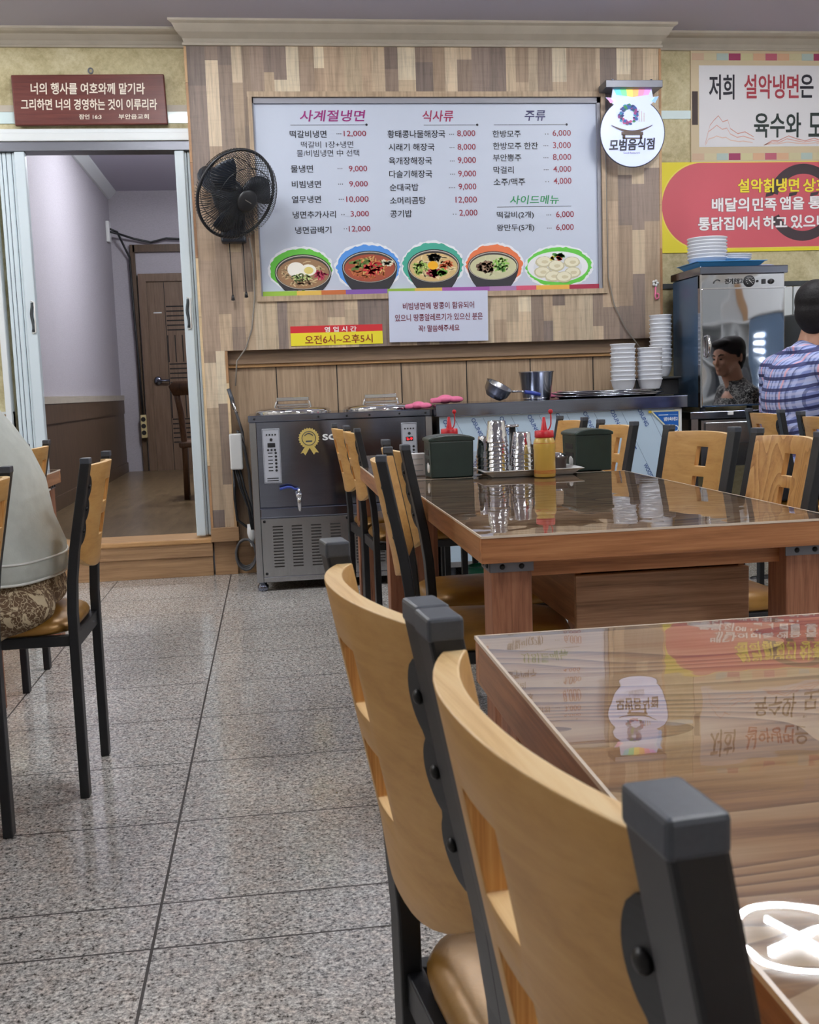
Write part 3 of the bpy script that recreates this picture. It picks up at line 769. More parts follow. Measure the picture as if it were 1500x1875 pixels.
WRITING = [('plaque', '너의 행사를 여호와께 맡기라', -1.223, -0.606, 2.768, 0.061), ('plaque', '그리하면 너의 경영하는 것이 이루리라', -1.281, -0.544, 2.683, 0.059), ('plaque', '잠언 16:3', -0.973, -0.852, 2.617, 0.026), ('plaque', '부안읍교회', -0.759, -0.592, 2.617, 0.027), ('ban1k', '저희', 2.719, 2.878, 2.789, 0.144), ('ban1r', '설악냉면', 2.941, 3.289, 2.792, 0.139), ('ban1k', '은', 3.299, 3.385, 2.795, 0.135), ('ban1g', '육수와', 3.005, 3.306, 2.566, 0.145), ('ban1g', '모', 3.356, 3.45, 2.567, 0.14), ('ban2y', '설악칡냉면', 2.903, 3.297, 2.209, 0.08), ('ban2y', '상호', 3.324, 3.489, 2.207, 0.079), ('ban2w', '배달의', 2.736, 2.972, 2.097, 0.08), ('ban2w', '민족', 2.997, 3.15, 2.096, 0.078), ('ban2w', '앱을', 3.173, 3.33, 2.102, 0.076), ('ban2w', '통', 3.36, 3.445, 2.103, 0.074), ('ban2w', '통닭집에서', 2.648, 3.04, 1.985, 0.078), ('ban2w', '하고', 3.066, 3.221, 1.986, 0.076), ('ban2w', '있으니', 3.246, 3.481, 1.99, 0.079), ('al', '비빔냉면에 땅콩이 함유되어', 0.791, 1.211, 1.523, 0.04), ('al', '있으니 땅콩알레르기가 있으신 분은', 0.744, 1.26, 1.457, 0.041), ('al', '꼭! 말씀해주세요', 0.878, 1.12, 1.393, 0.038), ('ho1', '영 업 시 간', 0.334, 0.518, 1.404, 0.03), ('ho2', '오전6시~오후5시', 0.219, 0.61, 1.348, 0.05), ('sg', '모범음식점', 2.011, 2.284, 2.403, 0.064), ('sg2', 'Good Restaurant', 2.096, 2.195, 2.357, 0.011), ('cab', '전기', 2.5, 2.545, 1.577, 0.028), ('cab', '온장고', 2.561, 2.66, 1.575, 0.028), ('mc', 'SC', 0.261, 0.327, 0.805, 0.028)]
K = {'b': lin((30, 32, 44)), 't': lin((48, 50, 62)), 'r': lin((140, 28, 56)), 'h1': lin((150, 36, 118)), 'h2': lin((158, 36, 84)), 'h3': lin((48, 46, 100)), 'h4': lin((34, 140, 88))}
bd = thing('menu_board', 'large pale menu board with food pictures in the timber wall', 'menu board', (0.99, YP + 0.03, BZ0))
BF = wallfn(YP + 0.025)
MB().box(BX0, BX1, YP + 0.025, YP + 0.06, BZ0, BZ1, 0, lin((198, 208, 226))).build('board_panel', M['print'], bd, world=True)
rim = MB(); cgr = lin((150, 152, 162))
for a in ((BX0, BX1, BZ1 - 0.03, BZ1), (BX0, BX0 + 0.008, BZ0, BZ1), (BX1 - 0.02, BX1, BZ0, BZ1)): rim.box(a[0], a[1], YP + 0.006, YP + 0.027, a[2], a[3], 0, cgr)
rim.build('board_rim', M['print'], bd, world=True)
lay = {}
for k, txt, x0, x1, zc, hh in MENU:
    g = {'d2': 'b', 'd3': 'b', 'd4': 'b'}.get(k, k)
    mb = lay.setdefault(g, MB())
    if k[0] == 'd':
        n = int(k[1])
        for i in range(n):
            cx = x0 + (x1 - x0) * (0.15 + 0.7 * i / (n - 1)); mb.add([BF(cx + 0.0028 * math.cos(a * PI / 4), zc + 0.0028 * math.sin(a * PI / 4), 0.002) for a in range(8)], [tuple(range(8))], 0, False, K['b'])
    else:
        put_text(mb, txt, x0, x1, zc, hh, BF, 0.002, K[g], {'b': 0.014, 't': 0.002, 'r': 0.006}.get(g, 0.016), 0.15 if g[0] == 'h' else 0.0)
for (x0, x1, zc, hh), e in zip(MENU_LINES, (1, 1, 1, 0)):
    lay['b'].box(x0, x1, YP + 0.0235, YP + 0.025, zc - 0.0013, zc + 0.0013, 0, K['t'])
    if e: lay['b'].add([BF(x1 + 0.007 * math.cos(a * PI / 6), zc + 0.007 * math.sin(a * PI / 6), 0.002) for a in range(12)], [tuple(range(12))], 0, False, K['b'])
nm = {'b': 'dish_lettering', 't': 'small_lettering', 'r': 'price_lettering', 'h1': 'heading_lettering', 'h2': 'heading_lettering', 'h3': 'heading_lettering', 'h4': 'heading_lettering'}
for k, mb in lay.items(): mb.build(nm[k], M['print'], bd, world=True, weld=False)
# coloured strip along the lower edge
sp = MB(); cols = [(150, 190, 70), (228, 190, 90), (196, 110, 60), (130, 90, 170), (150, 190, 70), (228, 190, 90), (160, 90, 170), (170, 130, 180), (214, 90, 120), (236, 180, 80), (160, 40, 70)]
bx = [0, 0.10, 0.17, 0.24, 0.36, 0.44, 0.52, 0.66, 0.74, 0.80, 0.90, 1.0]
for c, a, b in zip(cols, bx[:-1], bx[1:]): sp.box(BX0 + a * (BX1 - BX0), BX0 + b * (BX1 - BX0), YP + 0.012, YP + 0.026, BZ0, BZ0 + 0.028, 0, lin(c))
sp.build('colour_strip', M['print'], bd, world=True)
# five printed dishes
def ell(cx, cz, rx, rz, n=36, jit=0.0, r=None, a0=0.0, a1=2 * PI):
    return [(cx + rx * math.cos(a0 + (a1 - a0) * k / n) * (1 + (r.uniform(-jit, jit) if r else 0)), cz + rz * math.sin(a0 + (a1 - a0) * k / n) * (1 + (r.uniform(-jit, jit) if r else 0))) for k in range(n)]
def flat(mb, poly, layer, c, zmin=BZ0 + 0.024):
    p = [BF(u, max(z, zmin), layer) for u, z in poly]
    mb.add(p, [tuple(range(len(p)))], 0, False, lin(c))
def strand(mb, r, cx, cz, rx, rz, layer, c, n, ln=0.05, wd=0.006):
    for _ in range(n):
        a = r.uniform(0, 2 * PI); d = math.sqrt(r.random()) * 0.9
        x = cx + rx * d * math.cos(a); z = cz + rz * d * math.sin(a); th = r.uniform(0, PI); L = r.uniform(0.4, 1) * ln / 2; w_ = wd * r.uniform(0.6, 1.2) / 2
        dx, dz = math.cos(th) * L, math.sin(th) * L * 0.6; nx, nz = -math.sin(th) * w_, math.cos(th) * w_
        flat(mb, [(x - dx + nx, z - dz + nz), (x + nx * 1.6, z + nz * 1.6 + 0.004), (x + dx + nx, z + dz + nz), (x + dx - nx, z + dz - nz), (x - nx, z - nz + 0.004), (x - dx - nx, z - dz - nz)], layer, c)
SPL = [(98, 190, 66), (84, 152, 232), (66, 172, 150), (232, 122, 74), (98, 200, 70)]
SOUP = [(150, 116, 84), (160, 74, 50), (214, 186, 128), (206, 206, 166), (238, 240, 244)]
for i, (a, b) in enumerate(PICS):
    r = random.Random(30 + i); mb = MB()
    cx, cz = (a[0] + a[1]) / 2, a[2]; rx, rz = (a[1] - a[0]) / 2, a[3] / 2
    flat(mb, ell(cx, cz, rx * 1.05, rz * 1.10, 70, 0.035, r), 0.0012, (236, 240, 248)); flat(mb, ell(cx, cz, rx, rz, 70, 0.04, r), 0.0016, SPL[i])
    ex, ez = (b[0] + b[1]) / 2, b[2]; ax, az = (b[1] - b[0]) / 2, b[3] / 2
    if i < 4:
        bot = max(BZ0 + 0.026, cz - rz)
        body = [(ex - ax * 1.03, ez)] + [(ex - ax * (1.03 - 0.34 * (k / 6) ** 2), ez + (bot - ez) * k / 6) for k in range(1, 7)] + [(ex + ax * (1.03 - 0.34 * (k / 6) ** 2), ez + (bot - ez) * k / 6) for k in range(6, 0, -1)] + [(ex + ax * 1.03, ez)]
        flat(mb, body, 0.0020, (40, 40, 46)); flat(mb, ell(ex, ez, ax * 1.03, az * 1.03), 0.0024, (34, 34, 38)); flat(mb, ell(ex, ez, ax * 1.0, az * 0.97), 0.0026, (196, 190, 180)); flat(mb, ell(ex, ez - az * 0.01, ax * 0.97, az * 0.93), 0.0028, (58, 52, 50))
        flat(mb, ell(ex, ez - az * 0.06, ax * 0.94, az * 0.86), 0.0030, SOUP[i])
    else:
        flat(mb, ell(ex, ez, ax, az * 0.92), 0.0020, SOUP[i]); flat(mb, ell(ex, ez, ax * 0.8, az * 0.7), 0.0022, (226, 230, 236))
    if i == 0:
        strand(mb, r, ex, ez - az * 0.1, ax * 0.85, az * 0.75, 0.0033, (202, 178, 136), 60, 0.06); strand(mb, r, ex, ez - az * 0.5, ax * 0.4, az * 0.3, 0.0034, (120, 92, 66), 26)
        flat(mb, ell(ex - 0.04, ez + az * 0.16, 0.05, 0.042), 0.0037, (244, 242, 232)); flat(mb, ell(ex + 0.03, ez + az * 0.12, 0.045, 0.032), 0.0039, (246, 244, 230)); flat(mb, ell(ex + 0.032, ez + az * 0.1, 0.027, 0.02), 0.0041, (222, 206, 120))
        strand(mb, r, ex + 0.095, ez - 0.02, 0.035, 0.028, 0.0042, (186, 40, 84), 26, 0.04); strand(mb, r, ex - 0.01, ez - 0.03, 0.05, 0.024, 0.0043, (196, 214, 140), 24, 0.04); strand(mb, r, ex - 0.03, ez - 0.035, 0.04, 0.02, 0.0044, (60, 84, 40), 10, 0.035)
    elif i == 1:
        strand(mb, r, ex, ez - 0.01, ax * 0.82, az * 0.7, 0.0033, (196, 112, 60), 60, 0.06); strand(mb, r, ex + 0.01, ez + 0.005, ax * 0.55, az * 0.55, 0.0035, (224, 178, 108), 46, 0.07); strand(mb, r, ex - 0.03, ez + 0.01, 0.08, 0.04, 0.0036, (96, 120, 52), 16, 0.06, 0.012); strand(mb, r, ex + 0.02, ez - 0.01, 0.06, 0.04, 0.0038, (200, 38, 48), 32, 0.05, 0.009)
        strand(mb, r, ex + 0.10, ez + 0.025, 0.03, 0.018, 0.0039, (230, 226, 200), 8, 0.06, 0.012)
    elif i == 2:
        strand(mb, r, ex, ez, ax * 0.85, az * 0.75, 0.0033, (236, 218, 170), 80, 0.06); strand(mb, r, ex - 0.08, ez - 0.01, 0.05, 0.04, 0.0035, (164, 204, 98), 36, 0.05); strand(mb, r, ex + 0.005, ez + 0.045, 0.045, 0.024, 0.0036, (28, 26, 24), 30, 0.04, 0.01)
        strand(mb, r, ex + 0.075, ez + 0.005, 0.04, 0.024, 0.0036, (226, 96, 50), 24, 0.05); strand(mb, r, ex + 0.0, ez - 0.04, 0.04, 0.026, 0.0037, (150, 24, 50), 34, 0.035, 0.012); strand(mb, r, ex + 0.045, ez - 0.035, 0.026, 0.02, 0.0038, (98, 170, 56), 16, 0.04, 0.012); flat(mb, ell(ex - 0.005, ez + 0.005, 0.03, 0.024), 0.0041, (250, 182, 24))
    elif i == 3:
        strand(mb, r, ex, ez, ax * 0.85, az * 0.75, 0.0033, (214, 214, 174), 20, 0.05); strand(mb, r, ex - 0.045, ez - 0.005, 0.055, 0.028, 0.0036, (104, 78, 62), 34, 0.05, 0.018); strand(mb, r, ex - 0.045, ez, 0.05, 0.026, 0.0037, (158, 128, 104), 14, 0.045, 0.012); strand(mb, r, ex + 0.045, ez + 0.005, 0.05, 0.045, 0.0039, (150, 206, 92), 40, 0.035, 0.008); strand(mb, r, ex + 0.05, ez - 0.01, 0.03, 0.03, 0.0040, (72, 132, 48), 14, 0.03, 0.008)
    else:
        for k, (u, z) in enumerate([(-0.085, 0.03), (0.085, 0.025), (-0.095, -0.03), (0.09, -0.035), (-0.01, 0.005), (-0.03, -0.055), (0.035, -0.06)]):
            flat(mb, ell(ex + u, ez + z, 0.05, 0.033, 26, 0.05, r), 0.0030 + k * 0.0003, (204, 198, 164)); flat(mb, ell(ex + u, ez + z + 0.003, 0.042, 0.026, 26, 0.06, r), 0.0031 + k * 0.0003, (236, 232, 206)); flat(mb, ell(ex + u + 0.006, ez + z, 0.02, 0.010, 16, 0.1, r), 0.0032 + k * 0.0003, (214, 206, 170))
        strand(mb, r, ex, ez + 0.062, 0.04, 0.014, 0.0056, (70, 150, 50), 14, 0.04, 0.012); strand(mb, r, ex + 0.005, ez + 0.045, 0.018, 0.008, 0.0057, (214, 80, 50), 8, 0.03, 0.014); strand(mb, r, ex - 0.03, ez + 0.045, 0.012, 0.012, 0.0058, (240, 220, 90), 5, 0.03, 0.014)
    mb.build('dish_picture', M['print'], bd, world=True, weld=False)

# ------------------------------------------------------------------ notices, banners, plaque, lit sign
def writing(key, col, fn, parent, name, bold=0.015, mat='print', layer=0.002, tilt=0.0, shear=0.0):
    mb = MB()
    for k, txt, x0, x1, zc, hh in WRITING:
        if k == key: put_text(mb, txt, x0, x1, zc, hh, fn, layer, lin(col), bold, shear, 0, 1.0, tilt)
    return mb.build(name, M[mat], parent, world=True, weld=False)
n = thing('notice', 'white allergy notice with dark red lettering under the menu board', 'notice', (1.0, YP - 0.018, 1.32))
NF = wallfn(YP - 0.0185)
MB().add([(0.711, YP - 0.017, 1.611), (1.294, YP - 0.017, 1.603), (1.290, YP - 0.017, 1.313), (0.707, YP - 0.017, 1.320), (0.711, YP - 0.0185, 1.611), (1.294, YP - 0.0185, 1.603), (1.290, YP - 0.0185, 1.313), (0.707, YP - 0.0185, 1.320)], [(0, 1, 2, 3), (4, 5, 6, 7), (0, 1, 5, 4), (1, 2, 6, 5), (2, 3, 7, 6), (3, 0, 4, 7)], 0, False, lin((208, 216, 238))).build('paper', M['print'], n, world=True)
writing('al', (116, 28, 56), NF, n, 'lettering', 0.012)
n = thing('notice', 'small red and yellow opening hours notice on the timber wall', 'notice', (0.4, YP - 0.003, 1.315))
HF = wallfn(YP - 0.0035)
q = MB().box(0.138, 0.669, YP - 0.0035, YP - 0.001, 1.388, 1.427, 0, lin((206, 44, 52))).box(0.138, 0.669, YP - 0.0035, YP - 0.001, 1.315, 1.388, 0, lin((240, 226, 52)))
q.build('paper', M['print'], n, world=True)
writing('ho1', (250, 246, 240), HF, n, 'heading_lettering', 0.03)
writing('ho2', (150, 58, 30), HF, n, 'hours_lettering', 0.012)

bn = thing('banner', 'white banner with brush lettering and patchwork border high on the right wall', 'banner', (3.1, YW - 0.01, 2.35))
Y1 = YW - 0.010; F1 = wallfn(Y1)
q = MB().box(2.604, 4.0, Y1, YW - 0.001, 2.352, 3.004, 0, lin((206, 190, 158)))
pc = [(206, 176, 150), (206, 196, 160), (178, 196, 190), (158, 60, 98), (206, 200, 156), (214, 172, 140), (186, 96, 116), (214, 172, 140), (204, 196, 158), (178, 196, 190), (158, 60, 98), (206, 196, 160), (214, 172, 140), (186, 96, 116), (178, 196, 190), (204, 196, 158), (158, 60, 98), (206, 196, 160)]
for k in range(18):
    x = 2.612 + k * 0.0775
    if x + 0.07 < 4.0:
        q.box(x, x + 0.0735, Y1 - 0.001, Y1, 2.945, 2.985, 0, lin(pc[k])); q.box(x, x + 0.0735, Y1 - 0.001, Y1, 2.362, 2.402, 0, lin(pc[(k + 9) % 18] if k > 9 else pc[k]))
q.box(2.612, 2.648, Y1 - 0.001, Y1, 2.57, 2.765, 0, lin((60, 46, 44)))
q.box(2.655, 4.0, Y1 - 0.0015, Y1, 2.44, 2.915, 0, lin((222, 222, 226)))
q.build('cloth', M['print'], bn, world=True)
mo = MB(); r = random.Random(5)
for base, pts in ((2.45, [(2.69, 2.46), (2.72, 2.57), (2.745, 2.60), (2.77, 2.625), (2.80, 2.59), (2.83, 2.60), (2.86, 2.55), (2.90, 2.52), (2.94, 2.53), (3.0, 2.50)]), (2.45, [(3.07, 2.455), (3.12, 2.48), (3.16, 2.475), (3.22, 2.505), (3.27, 2.49), (3.33, 2.475), (3.40, 2.49), (3.48, 2.46)])):
    for s, c in ((0, (206, 150, 140)), (-0.035, (218, 170, 160)), (-0.075, (222, 190, 176))):
        pp = [(x + r.uniform(-0.008, 0.008), z + s * (z - base) * 9, ) for x, z in pts]
        for (xa, za), (xb, zb) in zip(pp[:-1], pp[1:]):
            if min(za, zb) > 2.443: mo.add([F1(xa, za, 0.0022), F1(xb, zb, 0.0022), F1(xb, zb - 0.005, 0.0022), F1(xa, za - 0.006, 0.0022)], [(0, 1, 2, 3)], 0, False, lin(c))
mo.build('mountain_drawing', M['print'], bn, world=True, weld=False)
writing('ban1k', (34, 34, 46), F1, bn, 'black_lettering', 0.02, layer=0.003)
writing('ban1r', (168, 62, 74), F1, bn, 'red_lettering', 0.02, layer=0.003)
writing('ban1g', (34, 48, 46), F1, bn, 'green_lettering', 0.02, layer=0.003)

bn = thing('banner', 'red and yellow banner with bold white lettering below the white banner', 'banner', (3.1, YW - 0.01, 1.82))
Y2 = YW - 0.008; F2 = wallfn(Y2)
MB().box(2.391, 4.4, Y2, YW - 0.001, 1.815, 2.352, 0, lin((232, 218, 52))).build('cloth', M['print'], bn, world=True)
q = MB(); zc, hr = 2.093, 0.262
outer = [(2.405 + hr + 4.2, zc + hr)] ; arc = [(2.67 - hr * math.cos(a), zc + hr * math.sin(a)) for a in [-PI / 2 + PI * k / 30 for k in range(31)]]
def pill(mb, gap, layer, c):
    a = [(2.672 - (hr - gap) * math.cos(t_), zc + (hr - gap) * math.sin(t_)) for t_ in [-PI / 2 + PI * k / 30 for k in range(31)]]
    p = a + [(4.38, zc + hr - gap), (4.38, zc - hr + gap)]
    mb.add([F2(u, z, layer) for u, z in p], [tuple(range(len(p)))], 0, False, lin(c))
pill(q, 0.0, 0.001, (240, 224, 92)); pill(q, 0.008, 0.0015, (206, 92, 104)); q.build('red_field', M['print'], bn, world=True, weld=False)
q = MB(); rc = (3.325, 2.105)
for a0, a1 in ((0.28, PI - 0.28), (PI + 0.42, 2 * PI - 0.42)):
    for k in range(24):
        ta, tb = a0 + (a1 - a0) * k / 24, a0 + (a1 - a0) * (k + 1) / 24
        q.add([F2(rc[0] + R_ * math.cos(t_), rc[1] + R_ * math.sin(t_), 0.002) for R_, t_ in ((0.232, ta), (0.232, tb), (0.172, tb), (0.172, ta))], [(0, 1, 2, 3)], 0, False, lin((62, 50, 56)))
for x in (3.11, 3.26, 3.40): q.add([F2(x + u, 2.15 + v_, 0.002) for u, v_ in ((-0.03, -0.01), (0.02, 0.0), (0.03, 0.02), (-0.025, 0.012))], [(0, 1, 2, 3)], 0, False, lin((62, 50, 56)))
q.build('ring_emblem', M['print'], bn, world=True, weld=False)
for key, c in (('ban2y', (246, 226, 66)), ('ban2w', (250, 246, 248))):
    writing(key, (72, 26, 40), F2, bn, 'lettering_outline', 0.052, layer=0.0026)
    writing(key, c, F2, bn, 'lettering', 0.034, layer=0.0038)

pq = thing('plaque', 'dark red wooden plaque with ivory brush lettering over the doorway', 'plaque', (-0.9, 6.31, 2.58))
MB().add([(-1.325, 6.300, 2.842), (-0.497, 6.300, 2.849), (-0.490, 6.300, 2.576), (-1.322, 6.300, 2.572), (-1.325, 6.33, 2.842), (-0.497, 6.33, 2.849), (-0.490, 6.33, 2.576), (-1.322, 6.33, 2.572)], [(0, 1, 2, 3), (4, 5, 6, 7), (0, 1, 5, 4), (1, 2, 6, 5), (2, 3, 7, 6), (3, 0, 4, 7)]).build('board', M['maroon'], pq, world=True, bevel=0.006)
writing('plaque', (234, 224, 208), wallfn(6.2985), pq, 'carved_lettering', 0.022, 'print', 0.002, shear=0.05)
MB().tube([(-0.897 + 0.012 * math.cos(2 * PI * k / 16), 6.315, 2.868 + 0.014 * math.sin(2 * PI * k / 16)) for k in range(16)], 0.0045, 8, True).build('hanging_ring', M['bracket'], pq, world=True)

sg = thing('lit_sign', 'round lit pot shaped sign with rainbow ribbon hung from a grey bar', 'sign', (2.14, 6.12, 2.28))
SF = wallfn(6.095)
MB().box(1.985, 2.322, 6.06, 6.198, 2.712, 2.752).build('mount_bar', M['bracket'], sg, world=True, bevel=0.003)
MB().box(2.03, 2.04, 6.09, 6.10, 2.752, 2.765).box(2.26, 2.27, 6.09, 6.10, 2.752, 2.765).build('bar_screw', M['steel'], sg, world=True)
cx, cz, R_ = 2.152, 2.470, 0.190
jar = []
for k in range(49):
    a = math.radians(125) + math.radians(290) * k / 48
    jar.append((cx + R_ * math.cos(a), cz + R_ * math.sin(a)))
jar += [(2.312, 2.672), (2.276, 2.668), (2.268, 2.712), (2.038, 2.712), (2.030, 2.664), (1.996, 2.666)]
MB().prism(jar, lambda u, z, h_: (u, h_, z), 6.097, 6.104, 0, lin((196, 208, 246))).build('acrylic_plate', M['glow_print'], sg, world=True)
MB().tube([(u * 1.0 + (u - cx) * 0.012, 6.1005, z + (z - cz) * 0.012) for u, z in jar[:49]], 0.004, 6).build('dark_rim', M['cap'], sg, world=True)
q = MB(); rb = [(96, 214, 226), (120, 232, 160), (250, 232, 110), (250, 186, 110), (250, 150, 190), (226, 160, 240)]
for k in range(6):
    x0, x1 = 2.043 + 0.037 * k, 2.043 + 0.037 * (k + 1)
    q.add([SF(x0, 2.711, 0), SF(x1, 2.711, 0), SF(2.058 + 0.032 * (k + 1), 2.668 + 0.004 * abs(k - 2), 0), SF(2.058 + 0.032 * k, 2.668 + 0.004 * abs(k - 3), 0)], [(0, 1, 2, 3)], 0, False, lin(rb[k]))
for pts, c in ((((2.000, 2.664), (2.022, 2.662), (2.040, 2.640), (2.022, 2.632)), (240, 150, 205)), (((2.022, 2.662), (2.036, 2.660), (2.056, 2.648), (2.040, 2.640)), (250, 205, 225)), (((2.308, 2.669), (2.288, 2.668), (2.268, 2.644), (2.288, 2.634)), (140, 185, 236)), (((2.288, 2.668), (2.276, 2.664), (2.254, 2.650), (2.268, 2.644)), (190, 226, 240))):
    q.add([SF(u, z, 0) for u, z in pts], [(0, 1, 2, 3)], 0, False, lin(c))
q.build('rainbow_ribbon', M['glow_print'], sg, world=True, weld=False)
q = MB(); r = random.Random(3); wc = [(40, 90, 170), (60, 160, 200), (150, 60, 140), (60, 150, 90), (30, 60, 120), (200, 90, 140)]
for k in range(70):
    a = r.uniform(0, 2 * PI); d = r.uniform(0.036, 0.054); x, z = 2.129 + d * math.cos(a), 2.57 + d * math.sin(a); s = r.uniform(0.006, 0.011); ph = r.uniform(0, PI)
    q.add([SF(x + s * math.cos(ph + b * PI / 3) * (1 if b % 3 else 1.7), z + s * math.sin(ph + b * PI / 3), 0.001 + k * 0.00002) for b in range(6)], [tuple(range(6))], 0, False, lin(r.choice(wc)))
q.build('wreath', M['print'], sg, world=True, weld=False)
q = MB(); cb_ = lin((84, 66, 60))
top = [(2.026 + 0.245 * k / 16, 2.512 - 0.030 * math.sin(PI * k / 16)) for k in range(17)]; low = [(2.026 + 0.245 * k / 16, 2.508 - 0.042 * math.sin(PI * k / 16)) for k in range(17)]
for k in range(16): q.add([SF(*top[k], 0.001), SF(*top[k + 1], 0.001), SF(*low[k + 1], 0.001), SF(*low[k], 0.001)], [(0, 1, 2, 3)], 0, False, cb_)
for a in ((2.085, 2.215, 2.455, 2.474), (2.092, 2.108, 2.436, 2.458), (2.195, 2.21, 2.436, 2.458), (2.092, 2.21, 2.434, 2.442)): q.box(a[0], a[1], 6.0945, 6.0955, a[2], a[3], 0, cb_)
for k, x in enumerate((2.19, 2.205, 2.22)): q.box(x, x + 0.003, 6.0945, 6.0955, 2.53, 2.60 - 0.01 * k, 0, lin((216, 190, 130)))
q.build('bowl_emblem', M['print'], sg, world=True, weld=False)
writing('sg', (26, 28, 48), SF, sg, 'lettering', 0.036, layer=0.001, tilt=0.03, shear=0.1)
writing('sg2', (120, 110, 120), SF, sg, 'small_lettering', 0.004, layer=0.001)

# ------------------------------------------------------------------ wall fan
FC = Vector((-0.122, 5.86, 2.108))
fn_ = Vector((0.526, -0.71, -0.458)).normalized()
fx = fn_.cross(Vector((0, 0, 1))).normalized(); fy = fx.cross(fn_).normalized()
def FP(u, v, w): return FC + fx * u + fy * v + fn_ * w
fan = thing('wall_fan', 'black wire cage wall fan on the timber pillar beside the menu board', 'fan', (-0.16, YP, 1.9))
RFAN = 0.235
q = MB(); q.tube([FP(RFAN * math.cos(2 * PI * k / 64), RFAN * math.sin(2 * PI * k / 64), 0) for k in range(64)], 0.0085, 8, True)
q.build('guard_rim', M['fan_black'], fan, world=True)
def cage(name, sgn, depth, nw, twist, r0, wr=0.0020):
    q = MB()
    for k in range(nw):
        a0 = 2 * PI * k / nw; pts = []
        for s in range(11):
            e = s / 10; rr = r0 + (RFAN - r0) * e
            h = depth * math.sqrt(max(0, 1 - (e * 0.96) ** 3))
            a = a0 + twist * (1 - e) ** 1.3
            pts.append(FP(rr * math.cos(a), rr * math.sin(a), sgn * h))
        q.tube(pts, wr, 3, cap=False)
    for e in (0.62,):
        rr = r0 + (RFAN - r0) * e; h = depth * math.sqrt(1 - (e * 0.96) ** 3)
        q.tube([FP(rr * math.cos(2 * PI * k / 48), rr * math.sin(2 * PI * k / 48), sgn * h) for k in range(48)], 0.0022, 4, True)
    return q.build(name, M['fan_black'], fan, world=True)
cage('front_guard', 1, 0.105, 84, 0.75, 0.058); cage('rear_guard', -1, 0.085, 84, -0.65, 0.07)
mt_ = Matrix((fx, fy, fn_)).transposed()
MB().lathe([(0, 0.012), (0.05, 0.010), (0.06, 0.004), (0.06, -0.006), (0, -0.008)], FP(0, 0, 0.106), 32, rot=mt_).build('hub_badge', M['black_plastic'], fan, world=True)
MB().add([FP(-0.022, -0.010, 0.1195), FP(0.022, 0.006, 0.1195), FP(0.024, 0.011, 0.1195), FP(-0.020, -0.005, 0.1195)], [(0, 1, 2, 3)]).build('badge_mark', M['cord_grey'], fan, world=True)
for b in range(3):
    a0 = 2 * PI * b / 3 + 0.5; rows = []
    for s in range(9):
        e = s / 8; rr = 0.035 + 0.175 * e; wdt = 0.5 + 0.55 * math.sin(PI * min(1, e * 0.85 + 0.1))
        rows.append([FP(rr * math.cos(a0 + wdt * (c - 0.5) + 0.35 * e), rr * math.sin(a0 + wdt * (c - 0.5) + 0.35 * e), 0.012 + 0.03 * (c - 0.5)) for c in (0, 0.25, 0.5, 0.75, 1)])
    q = MB(); v = [p for r_ in rows for p in r_]
    q.add(v, [(i * 5 + j, i * 5 + j + 1, (i + 1) * 5 + j + 1, (i + 1) * 5 + j) for i in range(8) for j in range(4)], 0, True)
    o = q.build('blade', M['dark_navy'], fan, world=True); sd = o.modifiers.new('s', 'SOLIDIFY'); sd.thickness = 0.003
q = MB(); q.lathe([(0, 0.03), (0.045, 0.03), (0.062, -0.01), (0.070, -0.08), (0.070, -0.20), (0.052, -0.285), (0.03, -0.30), (0, -0.302)], FP(0, 0, -0.03), 12, rot=mt_)
q.build('motor_housing', M['dark_navy'], fan, world=True)
q = MB(); bp = FP(0, 0, -0.16)
q.tube([bp, (bp.x + 0.02, bp.y + 0.0, bp.z - 0.10), (-0.155, YP - 0.13, 2.06), (-0.155, YP - 0.06, 2.00)], [0.062, 0.058, 0.052, 0.055], 14)
q.box(-0.225, -0.085, YP - 0.085, YP, 1.895, 2.09)
q.build('wall_bracket', M['dark_navy'], fan, world=True, bevel=0.012)
for x, z, ln in ((-0.18, 1.9, 0.31), (-0.105, 1.9, 0.295)):
    q = MB(); q.tube([(x, YP - 0.05, z), (x + 0.004, YP - 0.05, z - ln)], 0.0028, 6)
    c = q.build('pull_cord', M['black_plastic'], fan, world=True)
    MB().lathe([(0, 0.02), (0.006, 0.018), (0.011, -0.012), (0, -0.014)], (x + 0.004, YP - 0.05, z - ln), 12).build('pull_knob', M['black_plastic'], fan, world=True)
MB().tube([(-0.07, YP - 0.06, 1.92), (-0.052, YP - 0.014, 1.80), (-0.055, YP - 0.012, 1.60), (-0.08, YP - 0.012, 1.42), (-0.12, YP - 0.012, 1.31), (-0.175, YP - 0.012, 1.24), (-0.19, YP - 0.01, 1.1)], 0.0045, 6).build('power_cord', M['cord_grey'], fan, world=True)
# loose cord down the right side of the menu board and a small ornament
tag(MB().tube([(2.025, YP - 0.012, 2.70), (2.018, YP - 0.012, 2.4), (2.022, YP - 0.012, 2.0), (2.026, YP - 0.012, 1.66), (2.06, YP - 0.012, 1.50), (2.13, YP - 0.012, 1.36), (2.19, YP - 0.012, 1.28), (2.24, YP - 0.02, 1.21)], 0.0035, 6).build('power_cord', M['cord_grey']), 'thin pale cord running down the timber to the right of the menu board', 'cord')
t = thing('ornament', 'tiny white flower and pink letter ornament on the right edge of the timber wall', 'ornament', (2.315, YP - 0.02, 1.52))
q = MB(); q.tube([(2.318, YP - 0.012, 1.60), (2.314, YP - 0.012, 1.545), (2.318, YP - 0.012, 1.528), (2.335, YP - 0.012, 1.535), (2.337, YP - 0.012, 1.556), (2.322, YP - 0.012, 1.562)], 0.005, 8); q.build('pink_letter', M['pink'], t, world=True)
q = MB()
